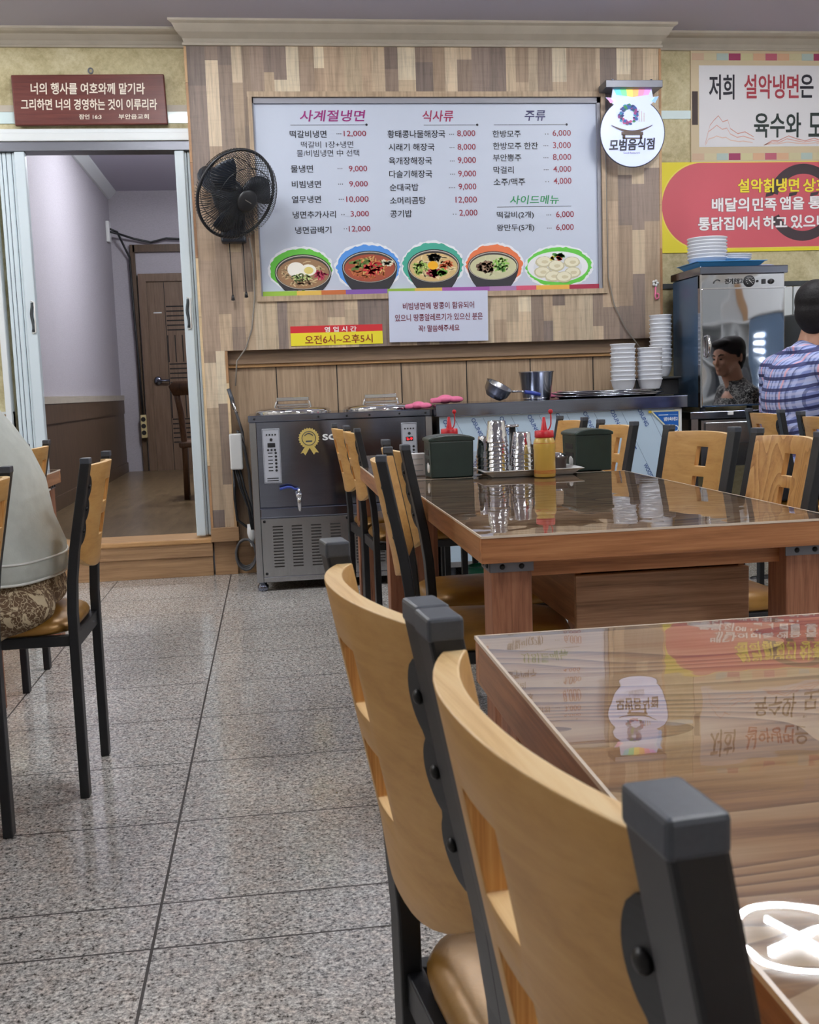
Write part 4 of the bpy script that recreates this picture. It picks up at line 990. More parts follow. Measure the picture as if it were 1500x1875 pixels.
for k in range(5): q.ball((2.316 + 0.013 * math.cos(k * 1.257), YP - 0.012, 1.622 + 0.013 * math.sin(k * 1.257)), 0.009, 8)
q.build('flower', M['white_plastic'], t, world=True)

# ------------------------------------------------------------------ twin steel broth dispenser
MX0, MX1, MY0, MY1, MZ = -0.114, 0.856, 5.62, 6.22, 0.937
mc = thing('broth_dispenser', 'twin steel broth dispenser with two lidded wells by the timber pillar', 'dispenser', (0.37, 5.92, 0))
MB().box(MX0 + 0.012, MX1 - 0.012, MY0 + 0.02, MY1, 0.075, MZ - 0.035).build('cabinet_body', M['steel'], mc, world=True, bevel=0.003)
MB().box(MX0 - 0.004, MX1 + 0.003, MY0 - 0.006, MY1 + 0.01, MZ - 0.035, MZ).build('top_sheet', M['steel'], mc, world=True, bevel=0.004)
for x0, x1 in ((MX0, MX0 + 0.036), (MX1 - 0.036, MX1)): MB().box(x0, x1, MY0, MY0 + 0.04, 0.05, MZ - 0.036).build('corner_post', M['steel_v'], mc, world=True, bevel=0.003)
MB().box(MX0 + 0.036, MX1 - 0.036, MY0 + 0.006, MY0 + 0.02, 0.45, MZ - 0.036).build('upper_front', M['steel'], mc, world=True, bevel=0.002)
MB().box(MX0 + 0.036, MX1 - 0.036, MY0 - 0.004, MY0 + 0.02, 0.395, 0.447).build('drip_rail', M['steel'], mc, world=True, bevel=0.005)
MB().box(MX0 + 0.036, MX1 - 0.036, MY0 + 0.010, MY0 + 0.02, 0.075, 0.390).build('lower_front', M['steel_v'], mc, world=True, bevel=0.002)
MB().box(MX0 + 0.036, MX1 - 0.036, MY0 + 0.0, MY0 + 0.02, 0.05, 0.078).build('kick_rail', M['steel_v'], mc, world=True, bevel=0.004)
for x0 in (-0.021, 0.08, 0.182, 0.285, 0.42, 0.52, 0.62, 0.72):
    q = MB()
    for k in range(14):
        z = 0.128 + k * 0.0165
        q.box(x0 + 0.003, x0 + 0.057, MY0 + 0.0085, MY0 + 0.011, z, z + 0.0065)
    q.build('louvre', M['slit'], mc, world=True)
q = MB()
for x in (-0.06, 0.38, 0.80):
    for z in (0.375, 0.095): q.ball((x, MY0 + 0.009, z), (0.008, 0.004, 0.008), 10)
for x in (-0.085, 0.25, 0.40, 0.52, 0.68, 0.82): q.ball((x, MY0 - 0.007, MZ - 0.018), (0.006, 0.003, 0.006), 8)
q.build('screw_heads', M['screw'], mc, world=True)
for x, y in ((MX0 + 0.03, MY0 + 0.04), (MX1 - 0.03, MY0 + 0.04), (MX0 + 0.03, MY1 - 0.05), (MX1 - 0.03, MY1 - 0.05)):
    MB().lathe([(0, 0.075), (0.022, 0.075), (0.022, 0.035), (0.03, 0.03), (0.03, 0.012), (0.024, 0.0), (0, 0)], (x, y, 0), 18).build('foot', M['steel'], mc, world=True)
def well_lid(cx):
    q = MB().lathe([(0.205, -0.005), (0.208, 0.012), (0.20, 0.022), (0.17, 0.030), (0.10, 0.036), (0, 0.038)], (cx, 5.90, MZ), 40)
    for k in range(32):
        a = 2 * PI * k / 32; q.obox((cx + 0.2035 * math.cos(a), 5.90 + 0.2035 * math.sin(a), MZ + 0.006), (0.008, 0.022, 0.012), Matrix.Rotation(a, 3, 'Z'))
    l = q.build('well_lid', M['chrome'], mc, world=True)
    h = MB().box(cx - 0.088, cx + 0.088, 5.87, 5.93, MZ + 0.068, MZ + 0.088)
    h.tube([(cx - 0.10, 5.87, MZ + 0.028), (cx - 0.088, 5.87, MZ + 0.066)], 0.006).tube([(cx + 0.10, 5.87, MZ + 0.028), (cx + 0.088, 5.87, MZ + 0.066)], 0.006)
    h.box(cx - 0.086, cx + 0.086, 5.872, 5.928, MZ + 0.04, MZ + 0.052)
    ho = h.build('lid_handle', M['chrome'], l, bevel=0.005)
    ho.location = -Vector(mc.location)
well_lid(0.125); well_lid(0.61)
def control(x0, x1, z0, z1, red):
    p = MB().box(x0, x1, MY0 + 0.001, MY0 + 0.007, z0, z1).build('control_panel', M['panel_grey'], mc, world=True, bevel=0.002)
    cx = (x0 + x1) / 2; hgt = z1 - z0; q = MB(); y = MY0 - 0.0005
    for k in range(4): q.cyl((cx + (k - 1.5) * 0.015, y, z1 - 0.032), (cx + (k - 1.5) * 0.015, y + 0.003, z1 - 0.032), 0.0045, n=10)
    q.cyl((cx, y, z1 - 0.058), (cx, y + 0.003, z1 - 0.058), 0.008, n=14)
    for k in range(6):
        z = z1 - 0.128 - k * 0.0185
        if z > z0 + 0.02:
            q.cyl((cx + 0.021, y, z), (cx + 0.021, y + 0.003, z), 0.0065, n=12); q.box(cx - 0.02, cx + 0.004, y + 0.001, y + 0.003, z - 0.0025, z + 0.0025)
    if not red:
        for k in range(3): q.cyl((cx + (k - 1) * 0.018, y, z1 - 0.112), (cx + (k - 1) * 0.018, y + 0.003, z1 - 0.112), 0.006, n=12)
        for k in range(2): q.box(cx - 0.03, cx + 0.03, y + 0.001, y + 0.003, z0 + 0.012 + k * 0.012, z0 + 0.017 + k * 0.012)
    b = q.build('button', M['black_plastic'], p); b.location = -Vector(mc.location)
    dsp = MB().box(cx - 0.02, cx + 0.02, y, y + 0.003, z1 - 0.098, z1 - 0.075).build('display', M['black_plastic'], p); dsp.location = -Vector(mc.location)
    fr_ = MB()
    for a in ((x0 + 0.003, x1 - 0.003, z1 - 0.006, z1 - 0.0045), (x0 + 0.003, x1 - 0.003, z0 + 0.0045, z0 + 0.006), (x0 + 0.003, x0 + 0.0045, z0 + 0.006, z1 - 0.006), (x1 - 0.0045, x1 - 0.003, z0 + 0.006, z1 - 0.006)): fr_.box(a[0], a[1], y + 0.0005, y + 0.0025, a[2], a[3])
    f_ = fr_.build('panel_outline', M['cap'], p); f_.location = -Vector(mc.location)
    if red:
        q = MB(); put_text(q, '2-9', cx - 0.016, cx + 0.016, z1 - 0.0865, 0.014, wallfn(y), 0.001, None, 0.02)
        g = q.build('led_digits', M['red_led'], p, weld=False); g.location = -Vector(mc.location)
control(-0.049, 0.043, 0.578, 0.866, False); control(0.688, 0.772, 0.60, 0.870, True)
# gold seal sticker with ribbons
q = MB(); y = MY0 + 0.004; pts = []
for k in range(48):
    r_ = 0.056 if k % 2 else 0.050
    pts.append((0.195 + r_ * math.cos(2 * PI * k / 48), 0.808 + r_ * math.sin(2 * PI * k / 48)))
q.prism(pts, lambda u, z, h_: (u, h_, z), y - 0.001, y)
q.add([(0.18, y, 0.775), (0.205, y, 0.77), (0.173, y, 0.718), (0.163, y, 0.732), (0.148, y, 0.728)], [(0, 1, 2, 3, 4)]).add([(0.19, y, 0.77), (0.214, y, 0.775), (0.245, y, 0.73), (0.228, y, 0.733), (0.218, y, 0.72)], [(0, 1, 2, 3, 4)])
sl = q.build('gold_seal', M['gold_seal'], mc, world=True)
q = MB().tube([(0.195 + 0.036 * math.cos(2 * PI * k / 28), y - 0.002, 0.808 + 0.036 * math.sin(2 * PI * k / 28)) for k in range(28)], 0.0018, 5, True).box(0.178, 0.212, y - 0.002, y - 0.001, 0.788, 0.796)
q.add([(0.172 + 0.046 * k / 8, y - 0.002, 0.818 + 0.012 * math.sin(PI * k / 8)) for k in range(9)] + [(0.172 + 0.046 * k / 8, y - 0.002, 0.824 + 0.012 * math.sin(PI * k / 8)) for k in range(8, -1, -1)], [tuple(range(18))])
g = q.build('seal_print', M['cap'], sl); g.location = -Vector(mc.location)
q = MB(); put_text(q, 'SC', 0.268, 0.342, 0.81, 0.031, wallfn(MY0 + 0.005), 0.001, None, 0.05); q.build('lettering', M['white_plastic'], mc, world=True, weld=False)
# drain tap with blue lever
tp = MB().tube([(0.128, MY0 + 0.006, 0.512), (0.128, MY0 - 0.05, 0.512)], 0.011, 12).cyl((0.128, MY0 - 0.05, 0.525), (0.128, MY0 - 0.05, 0.43), 0.012, 0.010).ball((0.128, MY0 - 0.05, 0.512), 0.019, 14).cyl((0.128, MY0 - 0.05, 0.52), (0.128, MY0 - 0.05, 0.548), 0.008)
tpo = tp.build('tap', M['chrome'], mc, world=True)
q = MB().tube([(0.128, MY0 - 0.05, 0.546), (0.105, MY0 - 0.053, 0.548), (0.09, MY0 - 0.056, 0.558), (0.07, MY0 - 0.06, 0.560), (0.03, MY0 - 0.064, 0.552)], [0.006, 0.006, 0.007, 0.0075, 0.007], 8)
g = q.build('tap_lever', M['blue_lever'], tpo); g.location = -Vector(mc.location)

# sprayer, hoses and outlet box between pillar and dispenser
t = thing('hand_sprayer', 'grey hand sprayer with hose standing between pillar and dispenser', 'sprayer', (-0.19, 6.18, 0.2))
MB().tube([(-0.232, 6.20, 1.085), (-0.216, 6.20, 1.03), (-0.200, 6.20, 0.965)], [0.011, 0.012, 0.010], 10).build('spray_grip', M['cap'], t, world=True)
MB().tube([(-0.212, 6.195, 1.02), (-0.196, 6.19, 0.955), (-0.185, 6.195, 0.945)], [0.007, 0.007, 0.005], 8).build('trigger_bar', M['chrome'], t, world=True)
MB().tube([(-0.200, 6.20, 0.965), (-0.185, 6.21, 0.91), (-0.165, 6.22, 0.83), (-0.155, 6.22, 0.76), (-0.17, 6.22, 0.83), (-0.195, 6.22, 0.845), (-0.16, 6.22, 0.75), (-0.14, 6.22, 0.6), (-0.135, 6.22, 0.42), (-0.13, 6.22, 0.25)], 0.008, 8).build('hose', M['hose_grey'], t, world=True)
t = thing('outlet_box', 'white outlet box with dark cords on the side of the timber pillar', 'outlet box', (-0.20, 6.17, 0.66))
MB().box(-0.239, -0.168, 6.10, 6.16, 0.625, 0.83).build('box_cover', M['white_plastic'], t, world=True, bevel=0.008)
q = MB()
for k, (a, b) in enumerate(((-0.215, -0.13), (-0.205, -0.14), (-0.19, -0.125))): q.tube([(a, 6.14, 0.63), (a + 0.02, 6.15, 0.52), ((a + b) / 2 + 0.02, 6.16, 0.40), (b, 6.17, 0.27)], 0.0065, 6)
q.tube([(-0.225, 6.15, 0.63), (-0.228, 6.16, 0.45), (-0.22, 6.17, 0.33), (-0.15, 6.18, 0.27), (-0.11, 6.18, 0.26)], 0.008, 6)
q.build('cord', M['black_plastic'], t, world=True)
tag(MB().tube([(-0.180 + 0.058 * math.cos(k * 0.42), 6.14 + 0.002 * k, 0.125 + (0.10 - 0.0004 * k) * math.sin(k * 0.42) * 0.95) for k in range(48)], 0.0075, 7).build('hose_coil', M['hose_grey']), 'grey hose coiled upright on the floor beside the dispenser', 'hose')
tag(MB().loft([[(-0.165 + u, 6.17, 0.30), (-0.165 + u, 6.20, 0.30)] + [(-0.165 + u + 0.02, 6.20, 0.30), (-0.165 + u + 0.02, 6.17, 0.30)] for u in (0,)] + [[(-0.168, 6.165, 0.25), (-0.168, 6.195, 0.25), (-0.12, 6.195, 0.25), (-0.12, 6.165, 0.25)], [(-0.15, 6.17, 0.17), (-0.15, 6.18, 0.17), (-0.135, 6.18, 0.17), (-0.135, 6.17, 0.17)]]).build('cleaning_cloth', M['white_plastic']), 'white cloth stuffed between pillar base and dispenser', 'cloth')

# ------------------------------------------------------------------ fridge counter under protective film
cn = thing('fridge_counter', 'long steel topped fridge counter with pale blue film on its front', 'counter', (1.55, 5.85, 0))
CX0, CX1, CY0, CZ = 0.86, 2.236, 5.50, 0.962
MB().box(CX0 + 0.02, CX1 - 0.03, CY0 + 0.03, 6.20, 0.09, CZ - 0.065).build('counter_body', M['steel_v'], cn, world=True)
MB().box(CX0, CX1, CY0, 6.24, CZ - 0.066, CZ).build('counter_top', M['steel'], cn, world=True, bevel=0.004)
MB().box(CX0 + 0.02, CX1 - 0.07, CY0 + 0.022, CY0 + 0.031, 0.12, CZ - 0.07).build('film_front', M['film'], cn, world=True)
MB().box(CX1 - 0.07, CX1 - 0.028, CY0 + 0.018, CY0 + 0.05, 0.12, CZ - 0.07).build('edge_trim', M['white_plastic'], cn, world=True, bevel=0.003)
for x, y in ((0.93, 5.6), (2.15, 5.6), (0.93, 6.1), (2.15, 6.1)): MB().cyl((x, y, 0), (x, y, 0.09), 0.025).build('foot', M['cap'], cn, world=True)
dg_ = Vector((0.44, 0, -0.898)); up_ = Vector((0.898, 0, 0.44))
def FD(o): return lambda u, v, l=0.0: (o[0] + dg_.x * u + up_.x * v, CY0 + 0.0215 - l, o[1] + dg_.z * u + up_.z * v)
tx = MB(); ln_ = MB()
for k in range(9):
    x0 = 0.905 + 0.152 * k
    if x0 + 0.06 < CX1 - 0.09: put_text(tx, 'OSUNG', 0, 0.105, 0, 0.022, FD((x0, 0.878 + 0.003 * k)), 0.001, None, 0.012)
    if x0 - 0.09 < CX1 - 0.26: put_text(tx, 'WOOSUNG', 0, 0.13, 0, 0.022, FD((x0 + 0.03, 0.60)), 0.001, None, 0.012)
    for a, L_, wd in ((0.055, 0.62, 0.0012),):
        o = (x0 + a, 0.885)
        n_ = min(L_, (CX1 - 0.075 - o[0]) / 0.44)
        if n_ > 0.05: ln_.add([FD(o)(0, -wd), FD(o)(n_, -wd), FD(o)(n_, wd), FD(o)(0, wd)], [(0, 1, 2, 3)])
    o = (x0 - 0.07, 0.79)
    if x0 < CX1 - 0.18: tx.add([FD(o)(0, -0.003, 0.001), FD(o)(0.12, -0.003, 0.001), FD(o)(0.12, 0.003, 0.001), FD(o)(0, 0.003, 0.001)], [(0, 1, 2, 3)])
tx.build('film_lettering', pmat('film blue ink', (44, 76, 146), 0.5), cn, world=True, weld=False); ln_.build('film_lines', pmat('film grey ink', (120, 140, 168), 0.5), cn, world=True, weld=False)
q = MB(); yy = CY0 + 0.016
q.add([(2.03, yy, 0.884), (2.195, yy, 0.884), (2.195, yy, 0.755), (2.155, yy, 0.755)], [(0, 1, 2, 3)], 0, False, lin((238, 236, 200)))
q.add([(2.045, yy - 0.001, 0.877), (2.188, yy - 0.001, 0.877), (2.188, yy - 0.001, 0.762), (2.158, yy - 0.001, 0.762)], [(0, 1, 2, 3)], 0, False, lin((24, 92, 176)))
q.add([(2.02, yy - 0.001, 0.886), (2.036, yy - 0.001, 0.886), (2.036, yy - 0.001, 0.872), (2.02, yy - 0.001, 0.872)], [(0, 1, 2, 3)], 0, False, lin((226, 196, 60)))
q.box(2.075, 2.13, yy - 0.003, yy - 0.002, 0.858, 0.862, 0, lin((230, 240, 250))).box(2.135, 2.182, yy - 0.003, yy - 0.002, 0.859, 0.861, 0, lin((150, 190, 230)))
put_text(q, '냉온수육수장고', 2.105, 2.182, 0.837, 0.021, wallfn(yy), 0.003, lin((244, 248, 252)), 0.03)
for k in range(20):
    a, b_ = 2 * PI * k / 20, 2 * PI * (k + 1) / 20
    q.add([(2.17 + R_ * math.cos(t_), yy - 0.003, 0.785 + R_ * math.sin(t_)) for R_, t_ in ((0.018, a), (0.018, b_), (0.013, b_), (0.013, a))], [(0, 1, 2, 3)], 0, False, lin((230, 240, 250)))
q.build('blue_sticker', M['print'], cn, world=True, weld=False)

# things on the counter
pt = thing('stock_pot', 'plain steel stock pot without lid standing on the counter', 'pot', (1.49, 5.85, CZ))
MB().lathe([(0, 0.002), (0.072, 0.002), (0.078, 0.012), (0.096, 0.150), (0.101, 0.155), (0.099, 0.158), (0.093, 0.152), (0.075, 0.014), (0, 0.012)], (0, 0, 0), 36).build('pot_body', M['steel_v'], pt)
MB().lathe([(0.072, 0.0), (0.078, 0.004), (0.078, 0.016), (0.072, 0.016)], (0, 0, 0), 36).build('pot_base_ring', M['chrome'], pt)
ld = thing('saucepan', 'small steel saucepan lying tilted with a blue grip on the counter', 'saucepan', (1.23, 5.70, CZ))
tl = Matrix.Rotation(math.radians(26), 3, 'Y') @ Matrix.Rotation(math.radians(16), 3, 'X')
MB().lathe([(0, 0.0), (0.045, 0.002), (0.068, 0.030), (0.075, 0.072), (0.078, 0.075), (0.073, 0.074), (0.064, 0.032), (0.042, 0.006), (0, 0.004)], (-0.02, 0, 0.024), 32, rot=tl).build('pan_bowl', M['steel_v'], ld)
hs = Vector((-0.02, 0, 0.024)) + tl @ Vector((0.075, 0, 0.07))
MB().tube([hs, hs + Vector((0.05, -0.01, 0.0)), hs + Vector((0.075, -0.015, -0.004))], [0.006, 0.005, 0.006], 8).build('pan_handle', M['chrome'], ld)
MB().tube([hs + Vector((0.07, -0.015, -0.003)), hs + Vector((0.13, -0.02, -0.016)), hs + Vector((0.155, -0.022, -0.022))], [0.010, 0.012, 0.009], 10).build('handle_grip', M['blue_lever'], ld)
for k in range(4):
    z0 = CZ + 0.0085 * k; dx_ = (0.0, 0.02, -0.015, 0.012)[k]
    t = thing('serving_tray', 'oval steel serving tray, ' + ORD[3 - k] + ' of the four under the bowl stacks', 'tray', (1.87 + dx_, 5.76, z0), 0, 'steel trays stacked on the counter')
    R_ = [[((0.30 + o) * math.cos(2 * PI * j / 44), (0.185 + o) * math.sin(2 * PI * j / 44), z) for j in range(44)] for o, z in ((-0.30 * 0.999, 0.001), (-0.035, 0.001), (-0.008, 0.014), (0.0, 0.016), (0.002, 0.013), (-0.006, 0.010), (-0.03, -0.0005))]
    R_[0] = [(0.002 * math.cos(2 * PI * j / 44), 0.002 * math.sin(2 * PI * j / 44), 0.001) for j in range(44)]
    R_.append([(0.002 * math.cos(2 * PI * j / 44), 0.002 * math.sin(2 * PI * j / 44), -0.0005) for j in range(44)])
    MB().loft(R_, caps=False).build('tray_plate', M['chrome'], t)
BOWL = MB().lathe([(0, 0.003), (0.040, 0.003), (0.042, 0.0), (0.046, 0.0), (0.048, 0.006), (0.060, 0.030), (0.0665, 0.060), (0.0705, 0.064), (0.0705, 0.068), (0.0665, 0.069), (0.0625, 0.062), (0.055, 0.030), (0.044, 0.012), (0, 0.010)], n=32).mesh('bowl_shape', M['melamine'])
def stack(n, x, y, z, pitch, what, grp, sc=1.0):
    for k in range(n):
        o = bpy.data.objects.new('bowl', BOWL); COL.objects.link(o)
        o.location = (x + 0.0012 * math.sin(k * 2.1), y, z + pitch * k); o.scale = (sc, sc, sc)
        tag(o, 'white melamine bowl, ' + ORD[n - 1 - k] + ' of ' + what, 'bowl', grp)
ZT = CZ + 0.0085 * 3 + 0.0015
stack(9, 1.957, 5.74, ZT, 0.0245, 'the left bowl stack on the trays', 'bowls in the left stack')
stack(8, 2.108, 5.73, ZT, 0.0245, 'the middle bowl stack on the trays', 'bowls in the middle stack')
tag(MB().box(2.10, 2.36, 5.94, 6.20, CZ, 1.052).box(2.10, 2.36, 5.90, 6.22, 1.052, 1.066).build('riser_shelf', M['black_plastic'], bevel=0.004), 'dark low riser under the tall bowl stack behind the counter', 'shelf')
stack(13, 2.285, 6.03, 1.066, 0.0245, 'the tall rear bowl stack beside the cabinet', 'bowls in the tall rear stack', 0.93)
def glove(name, label, loc, rot, s=1.0):
    q = MB(); q.ball((0, 0, 0.016), (0.05, 0.045, 0.016)); q.ball((-0.06, 0, 0.014), (0.05, 0.036, 0.012))
    for k in range(4): q.capsule((0.03, -0.03 + 0.02 * k, 0.014), (0.085 - 0.008 * abs(k - 1.5), -0.045 + 0.029 * k, 0.012), 0.011, 0.009)
    q.capsule((0.0, -0.035, 0.014), (0.04, -0.07, 0.011), 0.011, 0.009)
    o = meshobj(name, fuse(q, 0.004, 4), M['pink']); o.location = loc; o.rotation_euler = rot; o.scale = (s, s, s * 1.7)
    return tag(o, label, 'glove')
glove('rubber_glove', 'pink rubber glove lying across the gap by the right dispenser lid', (0.93, 5.62, CZ), (0, 0, 2.9), 0.9)
glove('rubber_glove', 'pink rubber glove lying on the corner of the dispenser top', (0.79, 5.66, MZ), (0, 0, 2.4), 0.8)
glove('rubber_glove', 'pink rubber glove peeping out behind the stock pot', (1.66, 5.98, CZ + 0.0), (0, 0, 0.2), 0.8)

# ------------------------------------------------------------------ heated cabinet on its table
KX0, KX1, KY0, KY1 = 2.411, 2.912, 5.75, 6.17
KZ0, KZ1 = 0.885, 1.665
kt = thing('work_table', 'steel work table with a drawer under the heated cabinet', 'table', (2.68, 5.95, 0))
MB().box(2.33, 3.5, 5.70, 6.30, 0.822, 0.862).build('table_top', M['steel'], kt, world=True, bevel=0.003)
MB().box(2.40, 2.86, 5.715, 6.25, 0.55, 0.815).build('drawer_unit', M['steel_v'], kt, world=True, bevel=0.003)
MB().box(2.42, 2.84, 5.70, 5.716, 0.68, 0.80).build('drawer_front', M['steel_v'], kt, world=True, bevel=0.003)
MB().box(2.55, 2.58, 5.692, 5.702, 0.84, 0.858).build('latch', M['white_plastic'], kt, world=True)
for x, y in ((2.36, 5.73), (3.46, 5.73), (2.36, 6.26), (3.46, 6.26)): MB().box(x - 0.02, x + 0.02, y - 0.02, y + 0.02, 0, 0.822).build('leg', M['steel_v'], kt, world=True)
kb = thing('heated_cabinet', 'tall steel heated cabinet with mirror door and dial on the work table', 'cabinet', (2.66, 5.96, 0.862))
MB().box(KX0 + 0.006, KX1 - 0.006, KY0 + 0.03, KY1, KZ0, 1.62).build('cabinet_body', M['blue_steel'], kb, world=True, bevel=0.003)
MB().box(KX0 - 0.004, KX1 + 0.012, KY0 - 0.012, KY1 + 0.01, 1.622, KZ1).build('cabinet_top', M['steel'], kb, world=True, bevel=0.004)
MB().box(KX0, KX1, KY0 + 0.008, KY0 + 0.032, 1.545, 1.622).build('control_fascia', M['mirror'], kb, world=True, bevel=0.002)
dr = MB().box(KX0 + 0.008, KX1 - 0.004, KY0 - 0.004, KY0 + 0.028, KZ0 + 0.008, 1.541).build('door', M['mirror'], kb, world=True, bevel=0.003)
q = MB(); q.box(KX0, KX0 + 0.010, KY0, KY0 + 0.032, KZ0, 1.622); q.build('corner_strip', M['chrome'], kb, world=True)
MB().box(KX0 - 0.002, KX1 + 0.004, KY0 - 0.003, KY0 + 0.03, 1.540, 1.548).build('fascia_ledge', M['chrome'], kb, world=True)
h = MB().tube([(2.447, KY0 - 0.004, 1.285), (2.447, KY0 - 0.03, 1.28), (2.452, KY0 - 0.036, 1.23), (2.447, KY0 - 0.03, 1.172), (2.447, KY0 - 0.004, 1.168)], [0.007, 0.008, 0.0095, 0.008, 0.007], 10).build('door_handle', M['chrome'], dr); h.location = -Vector(kb.location)
q = MB(); put_text(q, '전기', 2.560, 2.606, 1.583, 0.030, wallfn(KY0 + 0.006), 0.0015, None, 0.02); put_text(q, '온장고', 2.612, 2.664, 1.583, 0.030, wallfn(KY0 + 0.006), 0.0015, None, 0.02)
q.tube([(2.515 + 0.022 * math.cos(a_ * 0.25 + 0.8), KY0 + 0.005, 1.570 + 0.022 * math.sin(a_ * 0.25 + 0.8)) for a_ in range(10)], 0.003, 5)
q.build('fascia_lettering', M['black_plastic'], kb, world=True, weld=False)
g = MB().lathe([(0, 0.010), (0.026, 0.010), (0.032, 0.006), (0.032, 0.0), (0, 0)], (2.702, KY0 + 0.007, 1.581), 28, rot=Matrix.Rotation(PI / 2, 3, 'X')).build('dial_gauge', M['black_plastic'], kb, world=True)
q = MB()
for k in range(9):
    a = math.radians(225 - 33.75 * k); q.tube([(2.702 + 0.017 * math.cos(a), KY0 - 0.0035, 1.581 + 0.017 * math.sin(a)), (2.702 + 0.023 * math.cos(a), KY0 - 0.0035, 1.581 + 0.023 * math.sin(a))], 0.0015, 4)
q.tube([(2.695, KY0 - 0.004, 1.588), (2.712, KY0 - 0.004, 1.572)], 0.002, 4)
c_ = q.build('dial_marks', M['white_plastic'], g); c_.location = -Vector(kb.location)
MB().cyl((2.75, KY0 + 0.003, 1.58), (2.75, KY0 + 0.01, 1.58), 0.0065).build('pilot_lamp', M['black_plastic'], kb, world=True)
MB().box(2.778, 2.797, KY0 - 0.002, KY0 + 0.01, 1.564, 1.591).build('rocker_switch', M['black_plastic'], kb, world=True, bevel=0.002)
q = MB(); q.lathe([(0, 0.02), (0.012, 0.018), (0.016, 0.0), (0, 0)], (2.831, KY0 + 0.008, 1.577), 20, rot=Matrix.Rotation(PI / 2, 3, 'X')); q.build('control_knob', M['black_plastic'], kb, world=True)
for x in (2.44, 2.88):
    for y in (5.79, 6.13): MB().cyl((x, y, 0.862), (x, y, KZ0), 0.016).build('foot', M['cap'], kb, world=True)
# blue tray with plates and bowls on top of the cabinet
t = thing('blue_tray', 'bright blue plastic tray on top of the heated cabinet', 'tray', (2.60, 5.90, KZ1))
MB().loft([[(sx * (w_ + 0.0), sy * d_, z) for sx, sy in ((-1, -1), (1, -1), (1, 1), (-1, 1))] for w_, d_, z in ((0.17, 0.12, 0.001), (0.195, 0.145, 0.026), (0.205, 0.155, 0.028), (0.205, 0.155, 0.031), (0.192, 0.142, 0.030), (0.165, 0.116, 0.006))], smooth=False).build('tray_shell', M['blue_tray'], t)
PLATE = MB().lathe([(0, 0.002), (0.055, 0.002), (0.06, 0.0), (0.098, 0.028), (0.112, 0.034), (0.112, 0.038), (0.096, 0.033), (0.058, 0.007), (0, 0.006)], n=40).mesh('plate_shape', M['melamine'])
BIG = MB().lathe([(0, 0.003), (0.07, 0.003), (0.074, 0.0), (0.080, 0.002), (0.106, 0.050), (0.112, 0.054), (0.112, 0.059), (0.104, 0.056), (0.076, 0.010), (0, 0.008)], n=40).mesh('wide_bowl_shape', M['melamine'])
for k in range(7):
    o = bpy.data.objects.new('wide_bowl', BIG); COL.objects.link(o); o.location = (2.525, 5.92, KZ1 + 0.007 + 0.0185 * k)
    tag(o, 'wide white bowl, ' + ORD[6 - k] + ' of the stack in the blue tray', 'bowl', 'wide bowls stacked in the blue tray')
for k in range(3):
    o = bpy.data.objects.new('plate', PLATE); COL.objects.link(o); o.location = (2.69, 5.93 - 0.004 * k, KZ1 + 0.030 + 0.011 * k); o.rotation_euler = (0.05, 0.03, 0); o.scale = (0.86, 0.86, 0.86)
    tag(o, 'white plate, ' + ORD[2 - k] + ' of the three beside the bowls on the blue tray', 'plate', 'plates on the blue tray')
tag(MB().loft([[(2.80 + 0.085 * math.cos(a), 5.84 + 0.07 * math.sin(a), KZ1 + z) for a in [2 * PI * k / 18 for k in range(18)]] for z in (0.0, 0.008)]).build('folded_cloth', pmat('pale lilac cloth', (176, 186, 236), 0.8)), 'pale lilac cloth lying on the front right of the cabinet top', 'cloth')
# band of shutters low on the wall behind the cabinet and the grey appliance beside it
struct('trim_20', MB().box(2.36, XR, YW - 0.012, YW, 1.60, 1.63), M['seal'])
sh = thing('window_shutter', 'pale slatted shutter low on the wall right of the heated cabinet', 'shutter', (3.25, YW, 1.38))
for k in range(5):
    MB().box(3.00 + 0.13 * k, 3.12 + 0.13 * k, YW - 0.03, YW - 0.005, 1.40, 1.595).build('slat', M['white_frame'], sh, world=True, bevel=0.004)
gf = thing('grey_cooler', 'grey metal cooler standing right of the heated cabinet behind the man', 'cooler', (3.5, 5.98, 0))
MB().box(3.08, 3.95, 5.85, 6.28, 0.87, 1.405).build('cooler_body', pmat('grey enamel', (112, 118, 124), 0.4), gf, world=True, bevel=0.01)
MB().box(3.10, 3.16, 5.84, 5.852, 1.30, 1.36).build('latch', M['chrome'], gf, world=True, bevel=0.003)
MB().box(3.52, 3.9, 5.86, 6.26, 0.0, 0.87).build('cooler_base', M['cap'], gf, world=True)

